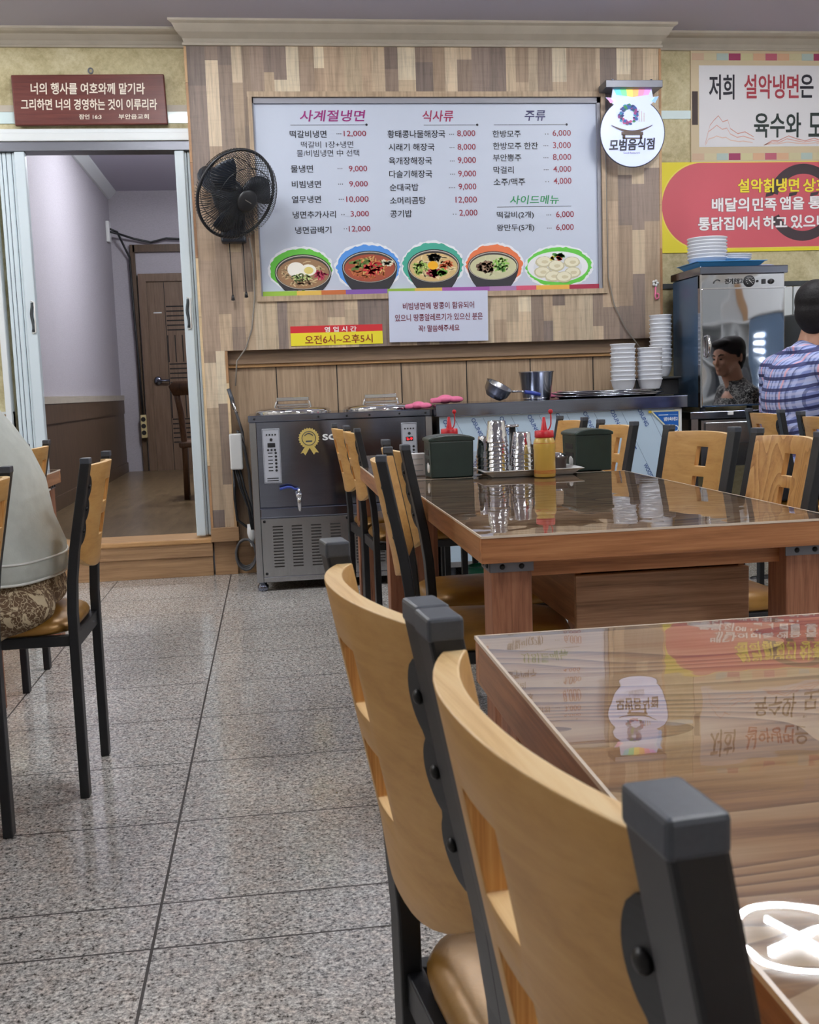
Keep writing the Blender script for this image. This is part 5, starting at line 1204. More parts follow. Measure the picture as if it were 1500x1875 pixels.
# ------------------------------------------------------------------ tables
def table(name, label, x0, x1, y0, y1, zt=0.75, bracket=True, hollow=False):
    t = thing(name, label, 'table', ((x0 + x1) / 2, (y0 + y1) / 2, 0))
    top = MB().box(x0 + 0.004, x1 - 0.004, y0 + 0.004, y1 - 0.004, zt - 0.05, zt - 0.0035)
    top.build('table_top', M['table_wood'], t, world=True)
    for ya in (y0, y1 - 0.02): MB().box(x0, x1, ya, ya + 0.02, zt - 0.056, zt - 0.004).build('edge_band', M['table_edge'], t, world=True, bevel=0.0015)
    for xa in (x0, x1 - 0.02): MB().box(xa, xa + 0.02, y0 + 0.02, y1 - 0.02, zt - 0.056, zt - 0.004).build('edge_band', M['table_edge_y'], t, world=True, bevel=0.0015)
    n, m_ = 40, 60
    v = [(x0 + (x1 - x0) * i / n, y0 + (y1 - y0) * j / m_, zt) for j in range(m_ + 1) for i in range(n + 1)]
    MB().add(v, [(j * (n + 1) + i, j * (n + 1) + i + 1, (j + 1) * (n + 1) + i + 1, (j + 1) * (n + 1) + i) for j in range(m_) for i in range(n)], 0, True).build('clear_cover', M['vinyl'], t, world=True)
    rm = MB()
    for a in ((x0 - 0.001, x1 + 0.001, y0 - 0.001, y0 + 0.002), (x0 - 0.001, x1 + 0.001, y1 - 0.002, y1 + 0.001), (x0 - 0.001, x0 + 0.002, y0, y1), (x1 - 0.002, x1 + 0.001, y0, y1)): rm.box(a[0], a[1], a[2], a[3], zt - 0.004, zt + 0.0003)
    rm.build('cover_rim', M['vinyl_rim'], t, world=True)
    lw = 0.084; i0 = 0.024
    for cx in (x0 + i0 + lw / 2, x1 - i0 - lw / 2):
        for cy in (y0 + i0 + lw / 2, y1 - i0 - lw / 2):
            l = MB().box(cx - lw / 2, cx + lw / 2, cy - lw / 2, cy + lw / 2, 0.0, zt - 0.056).build('leg', M['table_leg'], t, world=True, bevel=0.003)
            if bracket:
                sy = -1 if cy < (y0 + y1) / 2 else 1; sx = -1 if cx < (x0 + x1) / 2 else 1
                zt2 = zt - 0.056
                b = MB().box(cx - lw / 2 + 0.006 * (sx < 0) * 0 - 0.003, cx + lw / 2 + 0.003, cy + sy * (lw / 2 + 0.0005), cy + sy * (lw / 2 + 0.004), zt2 - 0.022, zt2).box(cx + sx * (lw / 2 + 0.0005), cx + sx * (lw / 2 + 0.004), cy - lw / 2, cy + lw / 2, zt2 - 0.022, zt2).build('angle_bracket', M['bracket'], l)
                b.location = -Vector(t.location)
                for u in (-0.02, 0.02):
                    for c3, r3 in (((cx + u, cy + sy * (lw / 2 + 0.004), zt2 - 0.011), (0.006, 0.004, 0.006)), ((cx + sx * (lw / 2 + 0.004), cy + u, zt2 - 0.011), (0.004, 0.006, 0.006))):
                        s_ = MB().ball(c3, r3, 10).build('screw', M['screw'], l); s_.location = -Vector(t.location)
    for a in ((x0 + 0.10, x1 - 0.10, y0 + 0.055, y0 + 0.08), (x0 + 0.10, x1 - 0.10, y1 - 0.08, y1 - 0.055), (x0 + 0.055, x0 + 0.08, y0 + 0.10, y1 - 0.10), (x1 - 0.08, x1 - 0.055, y0 + 0.10, y1 - 0.10)):
        MB().box(*a, zt - 0.095, zt - 0.056).build('apron', M['table_edge'], t, world=True)
    return t
T1 = table('dining_table', 'nearest walnut table with glossy clear cover, cut off by the photo edge', 0.232, 1.01, -0.18, 1.236, 0.75)
T2 = table('dining_table', 'middle walnut table with yellow sauce bottle and hanging drawer box', 0.406, 1.172, 2.065, 3.442)
T3 = table('dining_table', 'walnut table behind the tray and green tissue boxes', 0.345, 1.108, 3.447, 4.83)
q = MB().box(0.672, 1.088, 2.315, 2.333, 0.483, 0.612)
b_ = q.build('drawer_front', M['drawer_wood'], T2, world=True, bevel=0.002)
MB().box(0.676, 1.084, 2.334, 2.80, 0.490, 0.500).box(0.676, 0.690, 2.334, 2.80, 0.500, 0.655).box(1.070, 1.084, 2.334, 2.80, 0.500, 0.655).box(0.676, 1.084, 2.786, 2.80, 0.500, 0.655).build('drawer_box', M['table_edge_y'], T2, world=True)

# ------------------------------------------------------------------ chairs: bent ply back between two black posts, gold vinyl seat
PROF = [(0.0, 0.0), (0.0, 0.30), (-0.001, 0.50), (-0.006, 0.585), (-0.016, 0.66), (-0.060, 0.890)]
def px_at(z):
    for (xa, za), (xb, zb) in zip(PROF[:-1], PROF[1:]):
        if z <= zb: return xa + (xb - xa) * (z - za) / (zb - za)
    return PROF[-1][0]
HW = 0.167
def post_mb(y):
    rings = []
    for x, z in PROF: rings.append([(x + a, y + b, z) for a, b in ((-0.012, -0.019), (0.012, -0.019), (0.012, 0.019), (-0.012, 0.019))])
    return MB().loft(rings, smooth=False)
YI = HW - 0.017
def bulge(u): return -0.032 * (1 - abs(u) ** 2.2)
def back_mb():
    us = [-1, -0.95, -0.88, -0.78, -0.66, -0.52, -0.38, -0.28, -0.19, -0.06, 0.06, 0.19, 0.28, 0.38, 0.52, 0.66, 0.78, 0.88, 0.95, 1]
    ts = [0, 0.10, 0.20, 0.296, 0.40, 0.500, 0.612, 0.72, 0.828, 0.91, 1.0]
    hole = set()
    for i in range(len(us) - 1):
        for j in range(len(ts) - 1):
            um = (us[i] + us[i + 1]) / 2; tm = (ts[j] + ts[j + 1]) / 2
            if abs(um) < 0.19 and (0.296 < tm < 0.5 or 0.612 < tm < 0.828): hole.add((i, j))
    th = 0.0085
    def P(i, j, s):
        u, t_ = us[i], ts[j]
        zb = 0.600 + 0.045 * abs(u) ** 2.6; zt_ = 0.884 - 0.004 * u * u
        z = zb + (zt_ - zb) * t_
        return (px_at(z) + bulge(u) + s * th + 0.004, u * YI, z)
    nu, nt = len(us), len(ts); idx = lambda i, j, s: (s * nu * nt) + j * nu + i
    v = [P(i, j, -1) for j in range(nt) for i in range(nu)] + [P(i, j, 1) for j in range(nt) for i in range(nu)]
    q = MB(); f0 = []; f1 = []; f2 = []
    for i in range(nu - 1):
        for j in range(nt - 1):
            if (i, j) in hole: continue
            f0.append((idx(i, j, 0), idx(i + 1, j, 0), idx(i + 1, j + 1, 0), idx(i, j + 1, 0)))
            f0.append((idx(i, j, 1), idx(i, j + 1, 1), idx(i + 1, j + 1, 1), idx(i + 1, j, 1)))
            for (di, dj, a, b) in ((-1, 0, (i, j), (i, j + 1)), (1, 0, (i + 1, j), (i + 1, j + 1)), (0, -1, (i, j), (i + 1, j)), (0, 1, (i, j + 1), (i + 1, j + 1))):
                ni, nj = i + di, j + dj
                out = ni < 0 or nj < 0 or ni >= nu - 1 or nj >= nt - 1
                if out or (ni, nj) in hole:
                    face = (idx(*a, 0), idx(*b, 0), idx(*b, 1), idx(*a, 1))
                    (f1 if (out or dj) else f2).append(face)
    q.add(v, f0, 0, True); q.add(v, f1, 1, False); q.add(v, f2, 2, False)
    return q
def bracket_mb(s):
    v = []; n = 33
    for k in range(n):
        z = 0.672 + 0.183 * k / (n - 1); e = k / (n - 1)
        w_ = 0.007 + 0.011 * abs(math.sin(e * PI * 3)) ** 0.6 * (1 if 0 < e < 1 else 0) + 0.004 * math.sin(PI * e)
        y0, y1 = s * (YI + 0.004), s * (YI - w_)
        for y in (y0, y1):
            u = min(1, abs(y) / YI); x = px_at(z) + bulge(u) - 0.0085 + 0.004
            v += [(x - 0.0035, y, z), (x - 0.0003, y, z)]
    f = []
    for k in range(n - 1):
        a, b = 4 * k, 4 * k + 4
        f += [(a, a + 2, b + 2, b), (a + 1, b + 1, b + 3, a + 3), (a + 2, a + 3, b + 3, b + 2), (a, b, b + 1, a + 1)]
    f += [(0, 1, 3, 2), (4 * (n - 1), 4 * (n - 1) + 2, 4 * (n - 1) + 3, 4 * (n - 1) + 1)]
    q = MB().add(v, f)
    return q
def screw_mb(s, e):
    q = MB()
    if True:
        z = 0.672 + 0.183 * e; y = s * (YI - 0.009); x = px_at(z) + bulge(0.94) - 0.0085
        q.ball((x, y, z), (0.0045, 0.006, 0.006), 10)
    return q
def seat_mb():
    rings = []
    def sup(w_, x0, x1, z, dome=0.0):
        r = []; cx = (x0 + x1) / 2; hx = (x1 - x0) / 2
        for k in range(40):
            a = 2 * PI * k / 40; c, s = math.cos(a), math.sin(a); e = 0.42
            x = cx + hx * math.copysign(abs(c) ** e, c); y = w_ * math.copysign(abs(s) ** e, s)
            r.append((x, y, z))
        return r
    for ins, z in ((0.012, 0.442), (0.002, 0.448), (0.0, 0.458), (0.006, 0.470), (0.022, 0.480), (0.06, 0.487), (0.11, 0.489)):
        rings.append(sup(0.181 - ins, 0.002 + ins, 0.378 - ins, z))
    return MB().loft(rings)
def make_chair(label, group=None):
    t = thing('dining_chair', label, 'chair', (0, 0, 0), 0, group)
    for s in (-1, 1):
        p = post_mb(s * HW).build('back_post', M['black_metal'], t, bevel=0.003)
        x, z = PROF[-1]
        MB().box(x - 0.0124, x + 0.0124, s * HW - 0.0194, s * HW + 0.0194, z - 0.004, z + 0.012).build('post_cap', M['cap'], p, bevel=0.0025)
    b = back_mb().build('backrest', [M['ply'], M['ply_edge'], M['ply_slot']], t, bevel=0.0015)
    for s in (-1, 1):
        k = bracket_mb(s).build('bracket', M['black_metal'], t)
        for e in (0.2, 0.52, 0.84): screw_mb(s, e).build('screw', M['screw'], k)
    seat_mb().build('seat', M['gold'], t)
    q = MB().box(-0.006, 0.014, -HW, HW, 0.400, 0.440).box(0.346, 0.368, -0.17, 0.17, 0.412, 0.440)
    for s in (-1, 1): q.box(0.0, 0.36, s * 0.165 - 0.011, s * 0.165 + 0.011, 0.412, 0.440)
    q.build('seat_frame', M['black_metal'], t, bevel=0.002)
    for s in (-1, 1): MB().box(0.346, 0.370, s * 0.165 - 0.012, s * 0.165 + 0.012, 0.0, 0.412).build('leg', M['black_metal'], t, bevel=0.002)
    return t
def chair_from_posts(a, b):
    """a, b: post tops seen from the seat: left post, right post; gives base location and turn"""
    a, b = Vector(a), Vector(b); d = (a - b).normalized()
    face = Vector((d.y, -d.x))
    mid = (a + b) / 2
    return (mid.x + face.x * 0.060, mid.y + face.y * 0.060, 0), math.atan2(face.y, face.x)
CH = make_chair('nearest chair at the near table, dark post in the lower right')
def chair(a, b, label, first=False):
    loc, rz = chair_from_posts(a, b)
    if first:
        CH.location = loc; CH.rotation_euler = (0, 0, rz); return CH
    return dup(CH, loc, rz, label)
chair((0.104, 0.680), (0.136, 0.352), '', True)
chair((0.056, 1.062), (0.102, 0.716), 'second chair at the near table, its whole curved back showing beside the aisle')
chair((0.298, 2.735), (0.243, 2.385), 'nearest left side chair of the middle table, turned a little outward')
chair((0.336, 3.150), (0.352, 2.805), 'second left side chair of the middle table, half hidden behind the nearest one')
chair((0.318, 4.505), (0.335, 4.160), 'chair in front of the steel dispenser whose wide back faces the aisle')
chair((0.288, 4.925), (0.322, 4.565), 'farthest left side chair, its back edge in front of the dispenser lettering')
chair((1.375, 3.03), (1.298, 3.35), 'right side chair of the middle table with plain back beside the blue film')
c_ = chair((1.410, 2.570), (1.395, 2.930), 'right side chair with strongly grained back at the right photo edge')
for ch in c_.children:
    if ch.name.startswith('backrest'):
        ch.data = ch.data.copy(); ch.data.materials[0] = M['ply_ash']
chair((1.315, 3.74), (1.295, 4.075), 'chair just right of the right hand green tissue box')
chair((1.33, 4.41), (1.315, 4.745), 'farthest right side chair, seen between sauce bottle and right tissue box')

# ------------------------------------------------------------------ things on the middle and rear tables
def tissue_box(label, x0, x1, y0, y1, rz):
    t = thing('tissue_dispenser', label, 'tissue box', ((x0 + x1) / 2, (y0 + y1) / 2, 0.7505), rz)
    w_, d_ = (x1 - x0) / 2, (y1 - y0) / 2
    MB().loft([[(sx * w_ * k, sy * d_ * k, z) for sx, sy in ((-1, -1), (1, -1), (1, 1), (-1, 1))] for k, z in ((0.95, 0), (0.97, 0.004), (1.0, 0.122))], smooth=False).build('box_body', M['green_box'], t, bevel=0.006, seg=3)
    prof = [(-w_ * 1.06, 0.121), (-w_ * 1.06, 0.131), (-w_ * 0.8, 0.138), (-w_ * 0.3, 0.1425), (w_ * 0.3, 0.1425), (w_ * 0.8, 0.138), (w_ * 1.06, 0.131), (w_ * 1.06, 0.121)]
    MB().prism(prof, lambda u, z, h_: (u, h_, z), -d_ * 1.08, d_ * 1.08).build('lid', M['green_box'], t, bevel=0.004)
    q = MB()
    for z in (0.045, 0.075): q.box(-w_ * 1.0, -w_ * 0.96, -d_ * 0.55, d_ * 0.55, z, z + 0.018)
    q.build('side_slot', M['slit'], t)
    MB().lathe([(0, 0.002), (0.017, 0.002), (0.018, 0)], (-w_ * 0.975, -d_ * 0.25, 0.034), 20, rot=Matrix.Rotation(-PI / 2, 3, 'Y')).build('side_badge', M['white_plastic'], t)
    return t
tissue_box('dark green tissue box left of the cup tray', 0.514, 0.662, 3.462, 3.575, 0.04)
tissue_box('dark green tissue box right of the cup tray, its slotted side showing', 1.008, 1.140, 3.475, 3.60, 0.10)
tr_ = thing('cup_tray', 'shallow white tray holding the steel cups', 'tray', (0.845, 3.475, 0.7505))
MB().loft([[(sx * w_, sy * d_, z) for sx, sy in ((-1, -1), (1, -1), (1, 1), (-1, 1))] for w_, d_, z in ((0.135, 0.085, 0.0), (0.155, 0.100, 0.016), (0.168, 0.110, 0.020), (0.168, 0.110, 0.023), (0.152, 0.098, 0.020), (0.132, 0.083, 0.004))], smooth=False).build('tray_shell', M['white_plastic'], tr_, bevel=0.002)
CUP = MB().lathe([(0.036, 0.0), (0.0375, 0.001), (0.0375, 0.003), (0.035, 0.008), (0.0285, 0.068), (0.027, 0.072), (0.012, 0.072), (0, 0.070)], n=30).mesh('cup_shape', M['cup'])
def cups(n, x, y, what, grp):
    for k in range(n):
        o = bpy.data.objects.new('steel_cup', CUP); COL.objects.link(o); o.location = (x + 0.0015 * math.sin(3 * k), y, 0.7545 + 0.0135 * k)
        o.rotation_euler = (0, 0.01 * math.sin(k * 1.7), 0)
        tag(o, 'upturned steel cup, ' + ORD[n - 1 - k] + ' of the ' + what, 'cup', grp)
cups(9, 0.738, 3.44, 'tall front cup stack on the tray', 'cups in the tall front stack')
cups(6, 0.818, 3.43, 'shorter cup stack beside the yellow bottle', 'cups in the shorter stack')
cups(5, 0.722, 3.53, 'rear cup stack behind the tall one', 'cups in the rear stack')
cups(5, 0.842, 3.535, 'rear cup stack behind the shorter one', 'cups in the second rear stack')
t = thing('ladle_stand', 'slim black handled scoop standing behind the shorter cup stack', 'scoop', (0.828, 3.60, 0.7505))
MB().cyl((0, 0, 0), (0, 0, 0.155), 0.013, 0.011).build('black_handle', M['black_plastic'], t)
MB().cyl((0, 0, 0.155), (0, 0, 0.162), 0.022).build('handle_cap', M['chrome'], t)
MB().tube([(0, 0, 0.158), (-0.03, 0, 0.155), (-0.055, 0, 0.135), (-0.06, 0, 0.11)], 0.003, 6).build('hook_wire', M['chrome'], t)
tag(MB().lathe([(0, 0), (0.03, 0), (0.034, 0.01), (0.034, 0.085), (0.03, 0.09), (0, 0.09)], (0.90, 3.545, 0.7545), 24).build('sauce_jar', M['brown_pot']), 'dark brown jar behind the yellow bottle', 'jar')
t = thing('spice_pot', 'small dark brown pot with silver lid right of the yellow bottle', 'pot', (0.958, 3.50, 0.7545))
MB().lathe([(0, 0), (0.027, 0), (0.030, 0.006), (0.031, 0.040), (0.036, 0.044), (0.036, 0.050), (0, 0.05)], n=24).build('pot_body', M['brown_pot'], t)
MB().lathe([(0.030, 0.050), (0.028, 0.056), (0.012, 0.062), (0, 0.063)], n=24).build('pot_lid', M['chrome'], t)
def bottle(label, x, y):
    t = thing('sauce_bottle', label, 'bottle', (x, y, 0.7505))
    MB().lathe([(0, 0.0), (0.031, 0.0), (0.0345, 0.004), (0.0345, 0.088), (0.0355, 0.092), (0.0355, 0.108), (0.034, 0.116), (0.029, 0.126), (0.026, 0.130), (0, 0.130)], n=30).build('bottle_body', M['mustard'], t)
    q = MB()
    for z in (0.014, 0.018, 0.022, 0.110): q.lathe([(0.0352, z - 0.0008), (0.0358, z), (0.0352, z + 0.0008)], n=30)
    q.build('red_ring', pmat('orange red line', (206, 96, 40), 0.4), t)
    MB().lathe([(0.026, 0.128), (0.0305, 0.128), (0.031, 0.131), (0.0305, 0.148), (0.028, 0.150), (0, 0.150)], n=30).build('cap', M['red_plastic'], t)
    MB().lathe([(0.011, 0.150), (0.009, 0.160), (0.0045, 0.192), (0.003, 0.193), (0, 0.193)], n=16).build('nozzle', M['red_plastic'], t)
    MB().tube([(0.013, 0, 0.150), (0.019, 0, 0.157), (0.023, 0.0, 0.17), (0.0235, 0, 0.19), (0.0225, 0, 0.206)], 0.0022, 6).ball((0.0225, 0, 0.210), (0.008, 0.006, 0.008), 12).build('nozzle_stopper', M['red_plastic'], t)
    return t
B1 = bottle('yellow sauce bottle with red cap in front of the cup tray', 0.871, 3.335)
dup(B1, (0.640, 3.80, 0.7505), 0.3, 'yellow sauce bottle whose red cap shows above the left tissue box')
t = thing('paper_stand', 'small white paper stand at the left corner of the rear table', 'paper', (0.475, 3.60, 0.7505))
MB().box(-0.05, 0.045, -0.01, 0.02, 0, 0.078).build('paper_block', M['tissue'], t, bevel=0.004)
q = MB(); put_text
for k in range(3): q.box(-0.04, 0.035, -0.0115, -0.0102, 0.018 + 0.02 * k, 0.020 + 0.02 * k)
q.build('printed_line', M['panel_grey'], t)
t = thing('waste_bin', 'green plastic bin standing under the rear table', 'bin', (0.90, 4.55, 0))
MB().lathe([(0, 0.0), (0.055, 0.0), (0.07, 0.24), (0.074, 0.26), (0.07, 0.262), (0.064, 0.24), (0.05, 0.01), (0, 0.01)], n=24).build('bin_body', M['green_bin'], t)
MB().lathe([(0.0705, 0.205), (0.0735, 0.207), (0.0735, 0.217), (0.0708, 0.219)], n=24).build('white_band', M['white_plastic'], t)

# ------------------------------------------------------------------ left side tables and chairs
T4 = table('dining_table', 'walnut table at the left edge beside the seated woman', -1.95, -1.02, 1.9, 3.3)
T5 = table('dining_table', 'walnut table behind the seated woman near the step', -1.85, -0.93, 3.62, 4.82)
chair((-0.478, 2.82), (-0.476, 3.145), 'chair under the seated woman, its black posts beside the aisle')
chair((-0.618, 2.25), (-0.622, 2.595), 'chair at the left photo edge in front of the seated woman')
chair((-0.868, 3.905), (-0.862, 4.25), 'chair behind the seated woman, its back in front of the left door slats')
t = thing('floor_crate', 'red plastic crate on the floor under the left tables', 'crate', (-1.25, 3.75, 0))
MB().loft([[(sx * w_, sy * d_, z) for sx, sy in ((-1, -1), (1, -1), (1, 1), (-1, 1))] for w_, d_, z in ((0.15, 0.12, 0.0), (0.17, 0.14, 0.2), (0.18, 0.15, 0.2), (0.18, 0.15, 0.22), (0.165, 0.135, 0.215), (0.145, 0.115, 0.012))], smooth=False).build('crate_shell', M['red_plastic'], t, bevel=0.004)

# chairs of the plaid shirted man's table at the right
chair((2.225, 4.74), (2.215, 4.41), 'chair under the plaid shirted man, its pale back beside the steel drawer')
chair((2.145, 4.10), (2.150, 3.76), 'empty chair nearer than the plaid shirted man, its post before his shirt')
T6 = table('dining_table', 'walnut table at the right edge where the man in the plaid shirt sits', 2.64, 3.4, 3.5, 4.78)

# ------------------------------------------------------------------ people
def hand(q, w, d, side, up=Vector((0, 0, 1))):
    """five bent fingers growing from a palm; w: wrist, d: direction, side: thumb side"""
    d = Vector(d).normalized(); s = Vector(side).normalized(); w = Vector(w)
    n = d.cross(s).normalized()
    if n.z > 0: n = -n
    palm = w + d * 0.055
    q.ball(palm, 0.03, 10); q.capsule(w, w + d * 0.085 + s * 0.022, 0.024, 0.018); q.capsule(w, w + d * 0.085 - s * 0.024, 0.024, 0.018)
    for k, L in enumerate((0.070, 0.080, 0.074, 0.058)):
        b = w + d * 0.09 + s * (0.030 - 0.020 * k)
        m1 = b + (d * 0.9 + n * 0.35).normalized() * L * 0.5; m2 = m1 + (d * 0.5 + n * 0.8).normalized() * L * 0.5
        q.capsule(b, m1, 0.0088, 0.0082, 8); q.capsule(m1, m2, 0.0082, 0.007, 8)
    b = w + d * 0.03 + s * 0.028; m1 = b + (d * 0.6 + s * 0.8).normalized() * 0.036; m2 = m1 + (d * 0.95 + s * 0.2 + n * 0.2).normalized() * 0.032
    q.capsule(b, m1, 0.011, 0.0095, 8); q.capsule(m1, m2, 0.0095, 0.008, 8)

def head(q, c, f, s=1.0):
    """c: centre of the skull, f: facing direction (unit); nose, brow, chin, lips and ears"""
    f = Vector(f).normalized(); r = f.cross(Vector((0, 0, 1))).normalized(); u = r.cross(f).normalized()
    R_ = Matrix((f, -r, u)).transposed()
    def P(a, b, c_): return Vector(c) + f * a * s + r * b * s + u * c_ * s
    q.ball(P(-0.008, 0, 0.03), (0.098 * s, 0.077 * s, 0.088 * s), 20, rot=R_)
    q.ball(P(0.028, 0, -0.03), (0.064 * s, 0.062 * s, 0.082 * s), 18, rot=R_)
    q.ball(P(0.055, 0, -0.088), (0.028 * s, 0.032 * s, 0.022 * s), 12, rot=R_)
    q.capsule(P(0.030, 0.045, -0.075), P(0.052, 0.02, -0.092), 0.020 * s); q.capsule(P(0.030, -0.045, -0.075), P(0.052, -0.02, -0.092), 0.020 * s)
    q.capsule(P(0.088, 0, 0.010), P(0.106, 0, -0.028), 0.009 * s, 0.013 * s)
    for b in (-1, 1):
        q.ball(P(0.098, b * 0.012, -0.031), 0.009 * s, 8)
        q.capsule(P(0.082, b * 0.018, 0.022), P(0.068, b * 0.05, 0.020), 0.0105 * s, 0.009 * s)
        q.ball(P(0.066, b * 0.045, -0.022), (0.018 * s, 0.022 * s, 0.018 * s), 10, rot=R_)
        q.ball(P(-0.008, b * 0.079, -0.010), (0.020 * s, 0.008 * s, 0.032 * s), 12, rot=R_)
    q.capsule(P(0.090, 0.016, -0.057), P(0.090, -0.016, -0.057), 0.0075 * s); q.capsule(P(0.087, 0.014, -0.067), P(0.087, -0.014, -0.067), 0.008 * s)
    return P, R_

def face_parts(root, P, R_, s=1.0):
    q = MB()
    for b in (-1, 1):
        q.ball(P(0.083, b * 0.032, 0.002), (0.006 * s, 0.013 * s, 0.0045 * s), 10, rot=R_)
        q.tube([P(0.090, b * 0.014, 0.024), P(0.088, b * 0.032, 0.031), P(0.074, b * 0.052, 0.026)], [0.004 * s, 0.0045 * s, 0.003 * s], 6)
    return q.build('eyes_and_brows', M['hair'], root)

def person(label, loc, rotz, lean, style, shirt, leg_mat, skirt=False, neck_f=(1, 0, 0), sc=1.0):
    """a seated figure facing +X of its own frame"""
    t = thing('person', label, 'person', loc, rotz)
    L = lambda x, y, z: Vector((x + lean * max(0, z - 0.52), y, z))
    q = MB()
    hc = L(0.06, 0, 1.235); f = Vector(neck_f).normalized()
    P, R_ = head(q, hc, f)
    q.capsule(L(0.03, 0, 1.03), hc + Vector((-0.012, 0, -0.06)), 0.056, 0.050)
    q.ball(L(0.0, 0, 0.56), (0.12, 0.165, 0.11), 18); q.ball(L(0.02, 0, 0.72), (0.11, 0.15, 0.14), 18); q.ball(L(0.03, 0, 0.90), (0.115, 0.168, 0.16), 18)
    for s in (-1, 1):
        sh = L(0.02, s * 0.165, 1.00); el = L(0.10, s * 0.235, 0.76); wr = Vector((0.36, s * 0.12, 0.775))
        q.capsule(L(0.02, s * 0.05, 1.03), sh, 0.062, 0.060); q.capsule(sh, el, 0.052, 0.042); q.capsule(el, wr, 0.041, 0.027)
        hand(q, wr, (1, -s * 0.25, -0.03), (0, -s, 0.15))
        hp = Vector((0.02, s * 0.09, 0.545)); kn = Vector((0.43, s * 0.115, 0.535)); an = Vector((0.40, s * 0.115, 0.085))
        q.capsule(hp, kn, 0.082, 0.058); q.capsule(kn, an, 0.052, 0.036); q.capsule(an, Vector((0.40, s * 0.115, 0.04)), 0.036, 0.03); q.capsule(Vector((0.38, s * 0.115, 0.035)), Vector((0.56, s * 0.13, 0.03)), 0.033, 0.027)
    meshobj('body', fuse(q, 0.0075, 3, 'body'), M['skin'], t)
    face_parts(t, P, R_)
    # hair
    q = MB(); q.ball(P(-0.020, 0, 0.046), (0.103, 0.087, 0.090), 22, rot=R_); q.ball(P(-0.050, 0, 0.0), (0.070, 0.080, 0.085), 18, rot=R_); q.ball(P(0.055, 0, 0.098), (0.045, 0.065, 0.026), 14, rot=R_)
    q.ball(P(-0.058, 0, -0.045), (0.045, 0.058, 0.05), 14, rot=R_)
    for b in (-1, 1): q.capsule(P(0.012, b * 0.076, 0.045), P(0.010, b * 0.077, 0.0), 0.012, 0.008)
    if style == 'long': q.ball(P(-0.085, 0, 0.0), (0.055, 0.06, 0.06), 14, rot=R_)
    meshobj('hair', fuse(q, 0.007, 2, 'hair'), M['hair'], t)
    # upper clothing
    q = MB()
    q.ball(L(0.0, 0, 0.60), (0.135, 0.182, 0.10), 18); q.ball(L(0.015, 0, 0.72), (0.130, 0.175, 0.15), 18); q.ball(L(0.022, 0, 0.88), (0.135, 0.188, 0.17), 20); q.ball(L(-0.01, 0, 0.96), (0.10, 0.165, 0.10), 18)
    for s in (-1, 1):
        sh = L(0.02, s * 0.170, 0.995); el = L(0.10, s * 0.235, 0.76); mid = sh.lerp(el, 0.85 if style != 'long' else 1.0)
        q.capsule(L(0.015, s * 0.055, 1.025), sh, 0.074, 0.074); q.capsule(sh, mid, 0.070, 0.066)
        if style == 'long': q.capsule(el, Vector((0.32, s * 0.135, 0.775)), 0.062, 0.055)
    q.lathe([(0.064, 0.02), (0.072, 0.055), (0.066, 0.056), (0.05, 0.02)], L(0.022, 0, 1.045), 20)
    q.capsule(L(0.02, 0, 1.00), L(0.022, 0, 1.06), 0.075, 0.066)
    o = meshobj('shirt' if style != 'long' else 'jacket', fuse(q, 0.008, 5, 'shirt'), M[shirt], t)
    # lower clothing
    if not skirt:
        q = MB(); q.ball(L(0.0, 0, 0.565), (0.135, 0.178, 0.115), 18)
        for s in (-1, 1):
            q.capsule(Vector((0.02, s * 0.09, 0.548)), Vector((0.43, s * 0.115, 0.54)), 0.094, 0.070); q.capsule(Vector((0.43, s * 0.115, 0.54)), Vector((0.40, s * 0.115, 0.13)), 0.066, 0.058)
        meshobj('trousers', fuse(q, 0.009, 4, 'trousers'), M[leg_mat], t)
    for s in (-1, 1):
        q = MB(); q.capsule(Vector((0.37, s * 0.115, 0.045)), Vector((0.55, s * 0.13, 0.038)), 0.042, 0.036); q.ball(Vector((0.40, s * 0.115, 0.06)), (0.05, 0.042, 0.045))
        meshobj('shoe', fuse(q, 0.007, 3, 'shoe'), M['shoe'], t)
    return t

pm = person('man in a blue plaid shirt at the right photo edge', (2.315, 4.575, -0.012), math.radians(12), 0.15, 'short', 'plaid', 'trousers', neck_f=(0.80, 0.55, -0.05))
pm.scale = (1.085, 1.085, 1.085)
person('man in a black and white leafy shirt, seen reflected in the cabinet door', (3.02, 5.06, -0.06), PI, 0.12, 'short', 'camo', 'trousers', neck_f=(0.86, -0.45, -0.06))
chair((3.08, 5.25), (3.08, 4.90), 'chair under the man in the leafy shirt, outside the right photo edge')

# woman seated at the left: flared jacket over a lace skirt that drapes off the chair
wm = person('seated woman in a pale flared jacket and brown floral lace skirt', (-0.735, 2.985, 0.0), PI, 0.22, 'long', 'jacket', 'lace', skirt=True)
def ring(cx, cy, rx, ry, z, n=56, fold=0.0, ph=0.0):
    return [(cx + rx * math.cos(2 * PI * k / n) * (1 + fold * math.sin(7 * 2 * PI * k / n + ph)), cy + ry * math.sin(2 * PI * k / n) * (1 + fold * math.sin(7 * 2 * PI * k / n + ph)), z + fold * 0.1 * math.sin(5 * 2 * PI * k / n)) for k in range(n)]
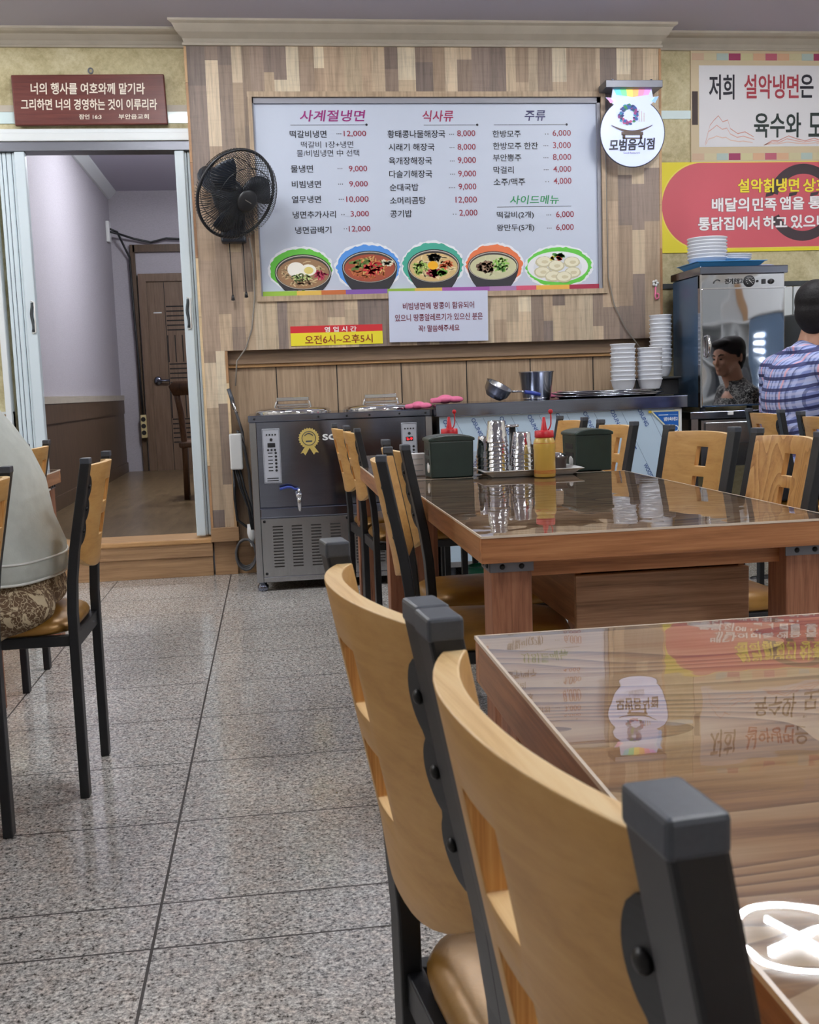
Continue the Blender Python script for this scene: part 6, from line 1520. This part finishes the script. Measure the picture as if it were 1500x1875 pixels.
# jacket tail: local frame faces +X, her back is at -X
q = MB(); JK = [(0.00, 0.150, 0.235, 0.585), (0.0, 0.158, 0.242, 0.600), (0.0, 0.158, 0.236, 0.66), (0.02, 0.150, 0.222, 0.74), (0.035, 0.150, 0.208, 0.84), (0.066, 0.146, 0.204, 0.925), (0.092, 0.130, 0.195, 0.99), (0.112, 0.108, 0.17, 1.045), (0.13, 0.08, 0.12, 1.08)]
q.loft([ring(cx, 0, rx, ry, z, fold=0.012 if z < 0.8 else 0.004) for cx, rx, ry, z in JK])
j = q.build('jacket_tail', M['jacket'], wm)
for z, cx, rx, ry in ((0.640, 0.0, 0.1595, 0.239), (0.587, 0.0, 0.152, 0.237)):
    MB().tube(ring(cx, 0, rx, ry, z, fold=0.012), 0.0032 if z > 0.6 else 0.004, 6, True).build('hem_seam', M['jacket_seam'], wm)
MB().tube([(-0.1, -0.14, 0.80), (-0.06, -0.20, 0.775), (0.0, -0.223, 0.74), (0.05, -0.222, 0.715)], 0.003, 6).build('back_seam', M['jacket_seam'], wm)
q = MB()
q.ball((0.0, 0, 0.56), (0.150, 0.225, 0.085), 22); q.ball((0.05, 0, 0.60), (0.15, 0.21, 0.09), 20); q.ball((-0.03, 0, 0.535), (0.125, 0.215, 0.060), 20)
for s in (-1, 1):
    q.capsule((0.05, s * 0.10, 0.555), (0.42, s * 0.13, 0.55), 0.105, 0.085)
    q.capsule((0.42, s * 0.13, 0.54), (0.47, s * 0.16, 0.16), 0.09, 0.085)
q.ball((-0.01, 0.13, 0.515), (0.14, 0.125, 0.075), 18); q.ball((0.10, 0.17, 0.49), (0.15, 0.10, 0.09), 16)
q.capsule((0.10, 0.19, 0.50), (0.42, 0.20, 0.50), 0.07, 0.06); q.capsule((0.02, 0.19, 0.52), (0.16, 0.235, 0.40), 0.065, 0.03); q.capsule((0.16, 0.225, 0.42), (0.42, 0.235, 0.34), 0.05, 0.03)
q.capsule((0.16, 0.215, 0.46), (0.42, 0.225, 0.44), 0.06, 0.06); q.ball((0.45, 0, 0.34), (0.09, 0.22, 0.26), 18)
meshobj('skirt', fuse(q, 0.010, 6, 'skirt'), M['lace'], wm)

# ------------------------------------------------------------------ the right side of the room that the mirror door shows
t = thing('drinks_fridge', 'tall white glass door drinks fridge with a led strip by the right wall', 'fridge', (4.85, 2.2, 0))
MB().box(4.55, 5.18, 1.75, 2.60, 0.0, 1.95).build('fridge_body', M['white_plastic'], t, world=True, bevel=0.01)
MB().box(4.53, 4.552, 1.81, 2.54, 0.2, 1.62).build('glass_door', M['blue_steel'], t, world=True)
for k in range(14): MB().ball((4.522, 2.12, 0.45 + 0.075 * k), 0.02, 8).build('led', M['led'], t, world=True)
MB().box(4.50, 4.56, 1.75, 2.60, 1.63, 1.93).build('header_panel', M['white_frame'], t, world=True, bevel=0.02)
t = thing('storage_shelf', 'white storage shelf with dark crates and boxes by the right wall', 'shelf', (4.9, 0.8, 0))
for z in (0.45, 0.85, 1.25, 1.65): MB().box(4.7, 5.18, 0.0, 1.65, z - 0.03, z).build('shelf_board', M['white_frame'], t, world=True)
for y in (0.0, 0.80, 1.62): MB().box(4.7, 5.18, y, y + 0.03, 0, 2.0).build('shelf_side', M['white_frame'], t, world=True)
for k, (y, z) in enumerate(((0.10, 0.85), (0.45, 1.25), (0.93, 0.85), (1.29, 1.25), (0.93, 1.65))):
    tag(MB().box(4.76, 5.1, y, y + 0.30, z + 0.001, z + 0.28).build('storage_box', M['cardboard'] if k > 2 else M['cap'], bevel=0.006), ('brown cardboard box, ' if k > 2 else 'dark storage crate, ') + ['lower left', 'upper left', 'lower right', 'upper right', 'topmost right'][k] + ' one on the white storage shelf', 'box')
t = thing('wall_poster', 'pale poster with a blue round mark on the right wall', 'poster', (5.19, -0.45, 0.95))
q = MB().box(5.185, 5.198, -0.75, -0.15, 0.95, 1.6, 0, lin((232, 232, 236)))
q.add([(5.184, -0.45 + 0.2 * math.cos(2 * PI * k / 24), 1.25 + 0.2 * math.sin(2 * PI * k / 24)) for k in range(24)], [tuple(range(24))], 0, False, lin((40, 110, 180)))
q.build('poster_sheet', M['print'], t, world=True)
